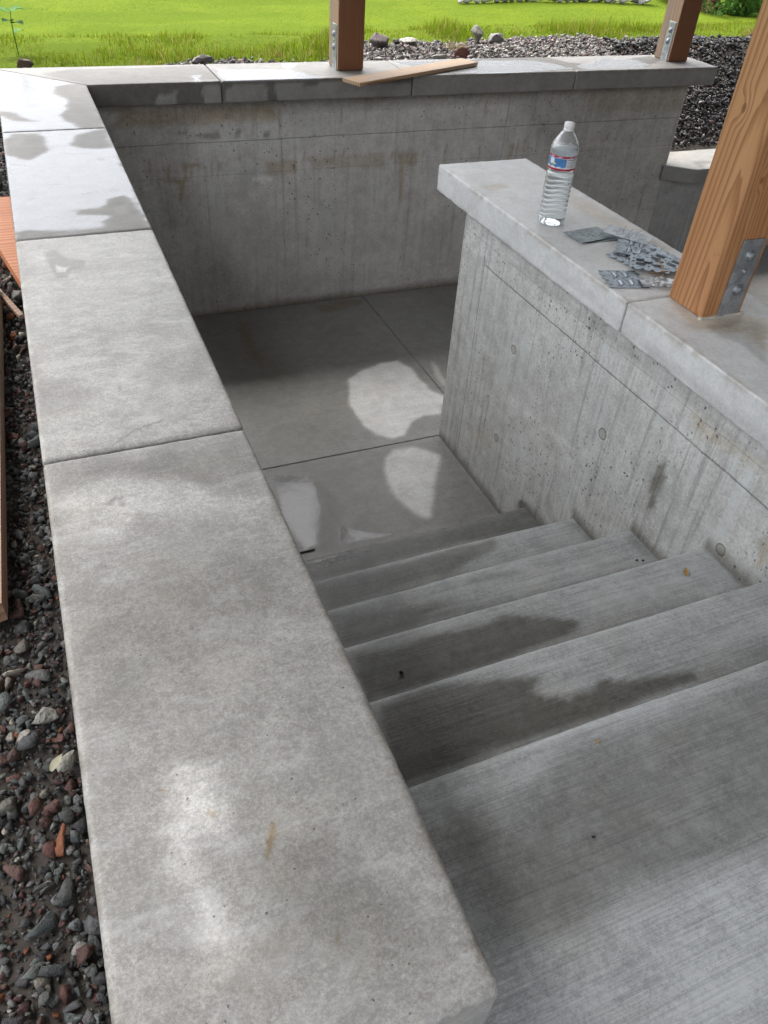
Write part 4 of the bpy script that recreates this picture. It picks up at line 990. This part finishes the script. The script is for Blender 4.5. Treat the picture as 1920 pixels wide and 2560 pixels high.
def post(x, y, z0, w, top, mat, label, strap_axis, strap_off, strap_w, strap_h, mat2=None, lean=(0, 0)):
    e = empty('timber_post', (x+w/2, y+w/2, z0), label, 'post')
    V, F, N = rbox((x, x+w), (y, y+w), (z0+.001, top), .006, (.012, .012, .06), .0012, 7)
    mi = None; mats = [mat]
    if mat2 is not None:
        fc = V[F].mean(1); mi = (fc[:, 0] < x+.001).astype(int); mats = [mat, mat2]  # left face gets the lit timber copy, side light painted in
    sh = mesh_obj('shaft', V, F, mats, e, smooth=False, mi=mi)
    if strap_axis == 1:   # on the face towards -Y
        V, F, N = rbox((x+strap_off, x+strap_off+strap_w), (y-.0045, y+.006), (z0-.01, z0+strap_h), .0012, (.012, .01, .012))
        V[:, 1] += (fbm(V[:, 0]*30, V[:, 2]*22, 3)-.5)*.0025-.0012
        s_ = mesh_obj('steel_strap', V, F, M['galv'], e, smooth=True)
        for f, r_ in ((.36, .0125), (.6, .006), (.80, .0125)): bolt(s_, (x+strap_off+strap_w/2, y-.0055, z0+strap_h*f), 1, -1, r_, .009 if r_ > .01 else .004)
    else:
        V, F, N = rbox((x-.0045, x+.006), (y+strap_off, y+strap_off+strap_w), (z0-.01, z0+strap_h), .0012, (.01, .012, .012))
        s_ = mesh_obj('steel_strap', V, F, M['galv'], e, smooth=True)
        for f, r_ in ((.50, .012), (.64, .004), (.78, .012)): bolt(s_, (x-.0045, y+strap_off+strap_w/2, z0+strap_h*f), 0, -1, r_, .007 if r_ > .01 else .002)
    return e, s_
RT = 2.25
post(1.3062, -2.5939, ZB, .14, RT, M['fir'], 'thick orange fir post with bold grain standing on the pale coping beside the steel plates', 1, .052, .072, .213)
post(1.2344, .1398, 0, .14, RT, M['fir_dark'], 'slim brown timber post in the middle of the far coping, behind the fallen board', 0, .016, .06, .20, M['fir_pale'])
post(3.3367, .1593, 0, .14, RT, M['fir_dark'], 'dark brown timber post at the right hand end of the far coping', 0, .016, .06, .20, M['fir_pale'])
# mortar squeeze at the big post
V, F, N = rbox((1.3, 1.452), (-2.602, -2.586), (ZB-.006, ZB+.006), .004, (.006, .004, .004), .004, 8)
V[:, 2] += (fbm(V[:, 0]*90, V[:, 1]*90, 3)-.5)*.008; V[:, 1] += (fbm(V[:, 0]*60, V[:, 1]*0, 6)-.5)*.012
mo = mesh_obj('mortar_smear', V, F, M['caulk'], None, smooth=True, origin=(1.376, -2.594, ZB)); tag(mo, 'crumbly cream mortar smear along the foot of the thick fir post', 'mortar')

# unseen pavilion roof over the posts, its reach stretched to shade the concrete
rf = empty('pavilion_roof', (3., -3, RT), 'timber roof carried on the posts above the pit', 'roof')
def addbox(name, x, y, z, mat, parent, r=.004):
    V, F, N = rbox(x, y, z, r, (1, 1, 1)); return mesh_obj(name, V, F, mat, parent)
RX0, RX1, RY0, RY1 = ROOF
for yy in (-6.2, -2.594, .14): addbox('beam', (RX0+.1, RX1-.1), (yy+.02, yy+.12), (RT+.001, RT+.2), M['roofwood'], rf)
xx = RX0+.05
while xx < RX1:
    addbox('rafter', (xx, xx+.045), (RY0, RY1), (RT+.201, RT+.33), M['roofwood'], rf); xx += .6
addbox('roof_deck', (RX0, RX1), (RY0, RY1), (RT+.331, RT+.36), M['roofwood'], rf)

# dark walls added behind and to the right of the camera to cut light
hs = empty('house', (6.4, -7.3, -1.4), 'dark boarded house wall closing the pit on its right and behind', 'house')
addbox('wall', (6.3, 6.5), (-7.2, -.9), (-1.41, RT+.2), M['housewall'], hs)
addbox('wall', (3.2, 6.298), (-7.4, -7.2), (-1.41, RT+.2), M['housewall'], hs)

# ------------------------------------------------------------------ offcut board on the far coping
def board(name, corners, th, mat, label, cat, z_bottom_fn=None, nseg=14):
    """flat board from 4 plan corners (A,B near end; D,C far end); z per corner"""
    A, B, C_, D = [np.array(c, float) for c in corners]
    o0 = (A+B+C_+D)/4; ex = (C_+D-A-B)/2; L = np.linalg.norm(ex); ex /= L; ey = (B+C_-A-D)/2; ey -= ex*ey.dot(ex); Wd = np.linalg.norm(ey); ey /= Wd; ez = np.cross(ex, ey)
    if ez[2] < 0: ez = -ez; ey = -ey
    V, F, N = rbox((-L/2, L/2), (-Wd/2, Wd/2), (0, th), .0015, (L/nseg, Wd/6, th), .0008, 3)
    me_ = mesh_obj(name, V, F, mat, None); me_.matrix_world = Matrix(((ex[0], ey[0], ez[0], o0[0]), (ex[1], ey[1], ez[1], o0[1]), (ex[2], ey[2], ez[2], o0[2]), (0, 0, 0, 1)))
    tag(me_, label, cat); return me_
board('board_offcut', ((1.165, -.095, .0035), (1.232, -.21, .0035), (2.045, .17, .003), (2.01, .275, .003)), .017, M['offcut'],
      'narrow brown board lying askew on the far coping, one end poking over the pit', 'board')
def prism(name, pts, z0, z1, mat, label, cat):
    n = len(pts); V = [(p[0], p[1], z0) for p in pts]+[(p[0], p[1], z1) for p in pts]
    o0 = np.array((pts[0][0], pts[0][1], z0)); V = [tuple(np.array(v)-o0) for v in V]
    F = [tuple(range(n))[::-1], tuple(range(n, 2*n))]+[(i, (i+1) % n, n+(i+1) % n, n+i) for i in range(n)]
    me = bpy.data.meshes.new(name); me.from_pydata(V, [], F); me.update(); me.materials.append(mat)
    o = bpy.data.objects.new(name, me); o.location = o0; link(o); tag(o, label, cat); return o
prism('redwood_board', [(-.352, -1.97), (-.326, -1.90), (-.326, -1.13), (-.53, -1.13), (-.50, -1.16)], -.112, -.082, M['redwood'],
      'bright reddish cedar board lying on the gravel against the far part of the wall', 'board')
prism('edge_board', [(-.4645, -3.04), (-.60, -3.07), (-.60, -1.80), (-.4335, -1.84)], -.118, -.078, M['stick'],
      'long board over the gravel at the left margin', 'board')
def stick(pts, rad, label, name='stick', mat=None):
    V, F = tube(pts, rad, 5); o = mesh_obj(name, V, F, mat or M['stick'], None, origin=pts[0]); tag(o, label, 'stick'); return o
board('wood_splinter', ((-.384, -1.975, -.112), (-.395, -1.985, -.112), (-.475, -1.735, -.10), (-.462, -1.73, -.10)), .012, M['stick'], 'thin wood strip leaning from the gravel to the wall below the cedar board', 'stick')

# ------------------------------------------------------------------ water bottle
bx, by = 1.281, -1.862
def lathe(prof, n=48, fn=None):
    V = []; F = []
    for r_, z_ in prof:
        for k in range(n):
            t = 2*PI*k/n; rr_, zz_ = (r_, z_) if fn is None else fn(r_, z_, t)
            V.append((bx+1.08*rr_*math.cos(t), by+1.08*rr_*math.sin(t), ZB+zz_))
    for i in range(len(prof)-1):
        for k in range(n): F.append((i*n+k, i*n+(k+1) % n, (i+1)*n+(k+1) % n, (i+1)*n+k))
    return np.array(V), np.array(F)
def glass(name, ior, col=(1, 1, 1, 1), rough=0.):
    s = NT(name); s.bsdf(Base_Color=col, Roughness=rough, IOR=ior, Transmission_Weight=1.); return s.m
def thin_film(name):
    s = NT(name)
    tc = s.n('ShaderNodeTexCoord'); n = s.noise(s.pos(src=tc.outputs['Object']), 260, 3, .7)
    lw = s.n('ShaderNodeLayerWeight'); lw.inputs[0].default_value = .35
    gl = s.n('ShaderNodeBsdfGlossy'); gl.inputs['Roughness'].default_value = .06; s.l(s.bump(n, .35, .002), gl.inputs['Normal'])
    tr = s.n('ShaderNodeBsdfTransparent'); tr.inputs[0].default_value = (.94, .96, .96, 1)
    df = s.n('ShaderNodeBsdfDiffuse'); df.inputs[0].default_value = (.8, .83, .85, 1)
    m1 = s.n('ShaderNodeMixShader'); s.l(s.math('ADD', s.math('MULTIPLY', lw.outputs['Facing'], .55), s.ss(n, .5, .66, .05, .3)), m1.inputs[0])
    s.l(tr.outputs[0], m1.inputs[1]); s.l(gl.outputs[0], m1.inputs[2])
    m2 = s.n('ShaderNodeMixShader'); m2.inputs[0].default_value = .15; s.l(m1.outputs[0], m2.inputs[1]); s.l(df.outputs[0], m2.inputs[2])
    s.l(m2.outputs[0], s.out.inputs[0]); return s.m
M['pet'] = thin_film('clear_pet'); M['water'] = glass('bottle_water', 1.33, (.97, .99, 1., 1))
bt = empty('water_bottle', (bx, by, ZB), 'clear plastic water bottle with white cap and blue and red label on the coping', 'bottle')
BS = .308/.300
prof = [(.0001, .006), (.018, .005), (.028, .0015), (.034, .001), (.038, .006), (.0395, .014)]
z_ = .02
while z_ < .158:
    prof.append((.0392-.0016*(.5-.5*math.cos((z_-.02)/.0145*2*PI)), z_)); z_ += .0018
prof += [(.0372, .160), (.0355, .163), (.0372, .167), (.0395, .171), (.0395, .214), (.0405, .219), (.0415, .225), (.0405, .234), (.036, .246), (.029, .258), (.022, .268), (.0155, .277), (.0135, .281), (.0135, .286)]
def ribs(r_, z_, t):
    k = 1. if .02 < z_ < .16 else 0.
    return r_*(1+.012*math.sin(5*t)*k), z_+k*.0042*math.sin(3*t+1.3)*min(1, (z_-.02)/.02, (.16-z_)/.02)
profs = [(r_, z_*BS) for r_, z_ in prof]
V, F = lathe([((r_+.0002)*(1.05 if z_ < .165 else 1), z_) for r_, z_ in profs], 64, ribs)
mesh_obj('bottle_shell', V, F, M['pet'], bt, smooth=True)
wp = [(max((r_-.0008)*(1.05 if z_ < .165 else 1), .00005), z_+.0006) for r_, z_ in profs if z_ < .236*BS]; wp[0] = (.00005, wp[0][1]); wp.append((.0001, wp[-1][1]+.0002))
V, F = lathe(wp, 64, ribs); mesh_obj('water', V, F, M['water'], bt, smooth=True)
V, F = lathe([(.0001, .2835*BS), (.0135, .2835*BS), (.0135, .287*BS)], 32)
cp = [(.0148, .279*BS), (.0150, .283*BS), (.0142, .2835*BS), (.0142, .285*BS), (.0150, .286*BS), (.0148, .2985*BS), (.0138, .3*BS), (.0001, .3003*BS)]
V, F = lathe(cp, 48, lambda r_, z_, t: (r_*(1+.012*math.sin(36*t)*(1 if .285*BS < z_ < .299*BS else 0)), z_))
mesh_obj('bottle_cap', V, F, M['cap_white'], bt, smooth=False)
# label: panels wrapped round the bottle; angle 0 = towards the camera
cam_ang = math.atan2(-4.024-by, -.26-bx)
def wrap(name, a0, a1, z0, z1, mat, dr, parent, shape=None, n=None):
    n = n or max(3, int((a1-a0)/.06)); V = []; F = []
    for i in range(n+1):
        a = cam_ang+a0+(a1-a0)*i/n
        lo, hi = (z0, z1) if shape is None else shape(i/n, z0, z1)
        for z in (lo, hi): V.append((bx+(.0432+dr)*math.cos(a), by+(.0432+dr)*math.sin(a), ZB+z*BS))
    for i in range(n): F.append((2*i, 2*i+2, 2*i+3, 2*i+1))
    return mesh_obj(name, np.array(V), np.array(F), mat, parent, smooth=True)
lb = wrap('label', -PI+.001, PI-.001, .172, .2135, M['label_white'], 0, bt)
wrap('label_band', -PI+.01, PI-.01, .2075, .2135, M['label_red'], .0003, lb)
wrap('label_band', -PI+.01, PI-.01, .172, .1775, M['label_red'], .0003, lb)
wrap('label_picture', -1.4, .32, .1795, .2065, M['label_blue'], .0003, lb, lambda t, a, b: (a+.0035*abs(math.sin(t*11)), b))
wrap('label_mark', -1.0, -.62, .192, .2062, M['label_white'], .0005, lb, lambda t, a, b: (a+.002*math.sin(t*9), b-.004*abs(t-.4)))
wrap('label_mark', -.98, -.45, .1855, .197, M['label_white'], .00055, lb, lambda t, a, b: (a+.008*abs(t-.5), b-.01*abs(t-.4)))
wrap('label_mark', -.90, -.5, .184, .191, M['label_green'], .0007, lb, lambda t, a, b: (a+.006*abs(t-.5), b-.006*abs(t-.55)))
for j, z in enumerate((.2025, .1985, .1945, .1905, .1865, .1835)):
    a1 = (1.25, .95, 1.2, .8, 1.25, .9)[j]
    wrap('label_text', .38, a1, z, z+(.0016 if j == 0 else .0007), M['label_ink'], .0003, lb)
for a0 in (-.95, -.35, .5, .95): wrap('label_text', a0, a0+.3, .2095, .2113, M['label_white'], .0005, lb)

# ------------------------------------------------------------------ steel connector plates
def cellplate(nx, ny, cs, th, keep, raised=()):
    """sheet of cells with slots and notches cut out, plus raised ribs; local coordinates centred"""
    V = []; F = []; idx = {}
    def vid(i, j, k):
        key = (i, j, k)
        if key not in idx: idx[key] = len(V); V.append(((i-nx/2)*cs, (j-ny/2)*cs, k*th))
        return idx[key]
    K = [[keep(i, j) for j in range(ny)] for i in range(nx)]
    g = lambda i, j: 0 <= i < nx and 0 <= j < ny and K[i][j]
    for i in range(nx):
        for j in range(ny):
            if not g(i, j): continue
            F.append((vid(i, j, 1), vid(i+1, j, 1), vid(i+1, j+1, 1), vid(i, j+1, 1))); F.append((vid(i, j+1, 0), vid(i+1, j+1, 0), vid(i+1, j, 0), vid(i, j, 0)))
            if not g(i-1, j): F.append((vid(i, j, 0), vid(i, j, 1), vid(i, j+1, 1), vid(i, j+1, 0)))
            if not g(i+1, j): F.append((vid(i+1, j, 0), vid(i+1, j+1, 0), vid(i+1, j+1, 1), vid(i+1, j, 1)))
            if not g(i, j-1): F.append((vid(i, j, 0), vid(i+1, j, 0), vid(i+1, j, 1), vid(i, j, 1)))
            if not g(i, j+1): F.append((vid(i, j+1, 0), vid(i, j+1, 1), vid(i+1, j+1, 1), vid(i+1, j+1, 0)))
    for (x0, x1, y0, y1, h) in raised:   # folded rib
        b = len(V); ym = (y0+y1)/2; xm = (x0+x1)/2; z0 = th*.5
        if x1-x0 > y1-y0: V += [(x0, y0, z0), (x1, y0, z0), (x1, y1, z0), (x0, y1, z0), (x0+.002, ym, h), (x1-.002, ym, h)]; F += [(b, b+1, b+5, b+4), (b+2, b+3, b+4, b+5)]; F += [(b+3, b, b+4, b+4), (b+1, b+2, b+5, b+5)]
        else: V += [(x0, y0, z0), (x1, y0, z0), (x1, y1, z0), (x0, y1, z0), (xm, y0+.002, h), (xm, y1-.002, h)]; F += [(b+1, b+2, b+5, b+4), (b+3, b, b+4, b+5)]; F += [(b, b+1, b+4, b+4), (b+2, b+3, b+5, b+5)]
    return V, [tuple(dict.fromkeys(f)) for f in F]
def raw_obj(name, V, F, mat, parent=None):
    me = bpy.data.meshes.new(name); me.from_pydata(V, [], F); me.update(); me.materials.append(mat)
    return link(bpy.data.objects.new(name, me), parent)
def clip_plate(loc, rz, label, group='perforated steel clip plates piled on the coping', tilt=(0, 0), mat='clip'):
    nx, ny, cs = 34, 33, .0036
    def keep(i, j):
        if i < 5 or i >= nx-5:                       # comb teeth on two sides
            if (j % 8) in (5, 6) and (i < 4 or i >= nx-4): return False
            if (i in (0, nx-1)) and (j % 8) not in (1, 2, 3): return False
        for (a, b) in ((8, 2), (24, 2), (8, 29), (24, 29), (16, 2), (16, 29), (8, 16), (24, 16), (16, 16)):
            if i in (a, a+1) and j in (b, b+1): return False
        if i in (10, 14, 19, 23) and (5 <= j <= 12 or 20 <= j <= 27): return False
        return True
    q = cs; r = []
    for x0, x1 in ((-6*q, -3*q), (3*q, 6*q)):
        for y0, y1 in ((-11.5*q, -3.5*q), (3.5*q, 11.5*q)): r.append((x0, x1, y0, y1, .0055))
    V, F = cellplate(nx, ny, cs, .0011, keep, r)
    o = raw_obj('steel_plate', V, F, M[mat]); o.rotation_euler = (tilt[0], tilt[1], rz); o.location = loc
    tag(o, label, 'steel plate', group)
    for (a, b) in ((-.033, -.031), (.034, .030), (-.03, .03)):
        pass
    return o
def flat_plate(loc, rz, w, h, label, tilt=(0, 0), prongs=0, dots=True):
    cs = .003; nx, ny = int(w/cs), int(h/cs); rr_ = random.Random(int(w*1e4))
    holes = set((i, j) for i in range(3, nx-2, 5) for j in range(3+(i//5 % 2)*2, ny-2, 6)) if dots else set()
    V, F = cellplate(nx, ny, cs, .0012, lambda i, j: (i, j) not in holes)
    V = [(x, y, z+.0004*math.sin(x*40)) for x, y, z in V]
    o = raw_obj('steel_plate', V, F, M['galv_dull' if not prongs else 'galv']); o.rotation_euler = (tilt[0], tilt[1], rz); o.location = loc
    tag(o, label, 'steel plate')
    for k in range(prongs):
        px_, py_ = (-.02+.022*k, .004*(-1)**k)
        Vt, Ft = tube([(px_, py_, 0), (px_+.001, py_, .012), (px_+.004+.004*k, py_+.001, .022), (px_+.01+.004*k, py_, .026)], [.0011, .001, .0009, .0005], 5)
        q = raw_obj('prong', [tuple(v) for v in Vt], [tuple(int(a) for a in f) for f in Ft], M['bolt'], o)
    return o
zt = ZB+.0015
flat_plate((1.343, -2.001, zt+.0025), .15, .15, .093, 'flat dull grey steel plate with nail holes nearest the bottle, lying on another', (.012, .03))
flat_plate((1.372, -2.012, ZB+.0003), -.02, .14, .09, 'flat dull steel plate half hidden under the one nearest the bottle')
flat_plate((1.450, -2.060, ZB+.016), -.98, .15, .072, 'steel plate with bent wire prongs lying across the top of the pile', (.05, .04), prongs=3)
clip_plate((1.250, -2.319, ZB+.0012), -.28, 'comb edged steel clip plate with raised ribs at the coping edge, apart from the pile')
clip_plate((1.372, -2.195, ZB+.003), .22, 'steel clip plate at the bottom left of the pile', tilt=(.01, .0))
clip_plate((1.41, -2.225, ZB+.006), -.35, 'steel clip plate lying askew in the middle of the pile', tilt=(.02, -.01))
clip_plate((1.448, -2.205, ZB+.0085), .10, 'steel clip plate in the pile close to the coping edge above the dark pit', tilt=(-.01, .03))
clip_plate((1.415, -2.150, ZB+.010), -.75, 'steel clip plate under the pronged plate', tilt=(.03, .02))
clip_plate((1.445, -2.262, ZB+.012), .40, 'steel clip plate on top of the pile, nearest the thick fir post', tilt=(.02, .03))
clip_plate((1.385, -2.262, ZB+.0105), .9, 'steel clip plate turned crosswise between the pile and the fir post', tilt=(-.02, .01))
# straw and plastic
tw = empty('straw_bundle', (1.40, -2.31, ZB), 'small bundle of brown straw and wire between the plates and the fir post', 'straw')
for k, (a, b, c_) in enumerate((((1.35, -2.335, .004), (1.40, -2.31, .012), (1.46, -2.29, .006)), ((1.355, -2.32, .008), (1.40, -2.30, .010), (1.455, -2.275, .012)), ((1.37, -2.35, .004), (1.40, -2.30, .016), (1.41, -2.265, .022)), ((1.345, -2.31, .006), (1.39, -2.33, .014), (1.44, -2.325, .006)))):
    V, F = tube([(p[0], p[1], ZB+p[2]) for p in (a, b, c_)], [.0012, .0018, .001], 5); mesh_obj('straw', V, F, M['straw'], tw)
n_ = 22; gxx, gyy = np.meshgrid(np.linspace(0, .13, n_), np.linspace(0, .075, 14), indexing='ij')
zz = .001+.010*np.abs(fbm(gxx*60, gyy*60, 3)-.5)*2+.006*fbm(gxx*200, gyy*160, 8); ca, sa = math.cos(1.0), math.sin(1.0)
V = np.stack([1.27+gxx*.95+gyy*.3, -2.385-gxx*.28+gyy*.75, ZB+zz], -1).reshape(-1, 3); ii = np.arange(n_*14).reshape(n_, 14)
F = np.stack([ii[:-1, :-1], ii[1:, :-1], ii[1:, 1:], ii[:-1, 1:]], -1).reshape(-1, 4)
sc_ = mesh_obj('plastic_wrap', V, F, M['plastic_scrap'], None, smooth=False, origin=(1.33, -2.38, ZB)); tag(sc_, 'crumpled scrap of clear plastic film beside the foot of the fir post', 'plastic film')

# ------------------------------------------------------------------ litter on the steps
def small_leaf(loc, L, w, a, label, mat='leaf_dry'):
    V, F = leaf_mesh((loc[0]-L/2*math.cos(a), loc[1]-L/2*math.sin(a), loc[2]+.002), (math.cos(a), math.sin(a), .05), L, w, -.1)
    o = mesh_obj('fallen_leaf', V, F, M[mat], None, smooth=True, origin=loc); tag(o, label, 'leaf'); return o
zt4 = -H+4*RI
small_leaf((1.111, -3.018, zt4), .03, .013, 1.0, 'small yellow brown leaf at the wall end of the fourth tread')
small_leaf((1.185, -3.09, zt4), .008, .003, -.6, 'tiny reddish leaf scrap below the yellow leaf on the same tread')
small_leaf((.381, -3.532, LZ), .008, .005, .6, 'tiny dark red leaf scrap near the edge of the top landing')
small_leaf((.985, -1.40, -H+.0), .014, .007, .3, 'small brown leaf in the floor corner at the end of the middle wall')
V, F = leaf_mesh((-.418, -3.36, -.1), (.5, .8, .1), .03, .012, .2)
o = mesh_obj('fallen_leaf', V, F, M['leaf_cream'], None, smooth=True, origin=(-.418, -3.36, -.1)); tag(o, 'curled cream coloured leaf lying on the near gravel', 'leaf')
def peb(loc, s, seed, label):
    o = one_rock('pebble', loc, s, (.03, .03, .03), seed, label, 'pebble')
peb((.26, -3.066, zt4+.004), .0065, 61, 'round black pebble on the damp left half of the fourth tread')
peb((1.165, -2.805, -H+3*RI+.003), .005, 62, 'tiny black pebble at the wall end of the third tread, left of its twin')
peb((1.183, -2.812, -H+3*RI+.003), .005, 63, 'tiny black pebble at the wall end of the third tread, right of its twin')
peb((.283, -3.666, LZ+.002), .004, 64, 'small black grit grain lying mid way across the top landing')
pts = [(-.02, -3.63), (.30, -3.47+.0), (.35, -3.5), (.68, -3.6), (.46, -3.55), (.75, -3.75)]
V, F, N = rbox((.35, .425), (-1.936, -1.929), (-H+.0005, -H+.006), .0015, (.02, .004, .004))
o = mesh_obj('wood_splinter', V, F, M['pebble'], None, origin=(.39, -1.93, -H)); tag(o, 'thin dark strip of wood in the puddle at the foot of the steps', 'stick')
# grit in coping joints is implied by the gaps; dark bedding below them
for nm, x_, y_, z_ in (('j', (-.35, -.02), (-3.7, .1), (-T-.0025, -T+.02)),): pass

# ------------------------------------------------------------------ camera, sky, sun
cam = bpy.data.cameras.new('camera'); co = bpy.data.objects.new('camera', cam); COL.objects.link(co)
Rv = Vector((0.92462376, -0.37667108, 0.05647833)); Uv = Vector((0.20742624, 0.62234358, 0.75476011)); Fv = Vector((0.31944523, 0.68615404, -0.65356512))
co.matrix_world = Matrix(((Rv[0], Uv[0], -Fv[0], -.25992), (Rv[1], Uv[1], -Fv[1], -4.02371), (Rv[2], Uv[2], -Fv[2], .86955), (0, 0, 0, 1)))
cam.sensor_fit = 'VERTICAL'; cam.sensor_height = 36; cam.lens = 1655.88/2212*36; cam.clip_end = 600; cam.clip_start = .02
scene.camera = co
SUN_EL, SUN_AZ = math.radians(SUN[0]), math.radians(SUN[1])   # azimuth: clockwise from +Y
w = bpy.data.worlds.new('World'); scene.world = w; w.use_nodes = True
nt = w.node_tree; bg = nt.nodes['Background']; sky = nt.nodes.new('ShaderNodeTexSky'); sky.sky_type = 'NISHITA'; sky.sun_disc = False
sky.sun_elevation = SUN_EL; sky.sun_rotation = SUN_AZ; sky.air_density = 1.0; sky.dust_density = 6.; sky.ozone_density = .6
hsv = nt.nodes.new('ShaderNodeHueSaturation'); hsv.inputs['Saturation'].default_value = .3   # thin cloud
nt.links.new(sky.outputs[0], hsv.inputs['Color']); nt.links.new(hsv.outputs[0], bg.inputs[0]); bg.inputs[1].default_value = SKY_STRENGTH
sl = bpy.data.lights.new('sun', 'SUN'); sl.energy = SUN[2]; sl.angle = math.radians(SUN[3]); sl.color = (1., .96, .9)
so = bpy.data.objects.new('sun', sl); COL.objects.link(so)
dv = Vector((math.sin(SUN_AZ)*math.cos(SUN_EL), math.cos(SUN_AZ)*math.cos(SUN_EL), math.sin(SUN_EL)))
so.rotation_euler = dv.to_track_quat('Z', 'Y').to_euler(); so.location = (0, 0, 20)
scene.view_settings.view_transform = 'Standard'; scene.view_settings.look = 'None'; scene.view_settings.gamma = 1; scene.view_settings.exposure = EXPOSURE
scene.cycles.max_bounces = 10; scene.cycles.transmission_bounces = 10; scene.cycles.transparent_max_bounces = 16
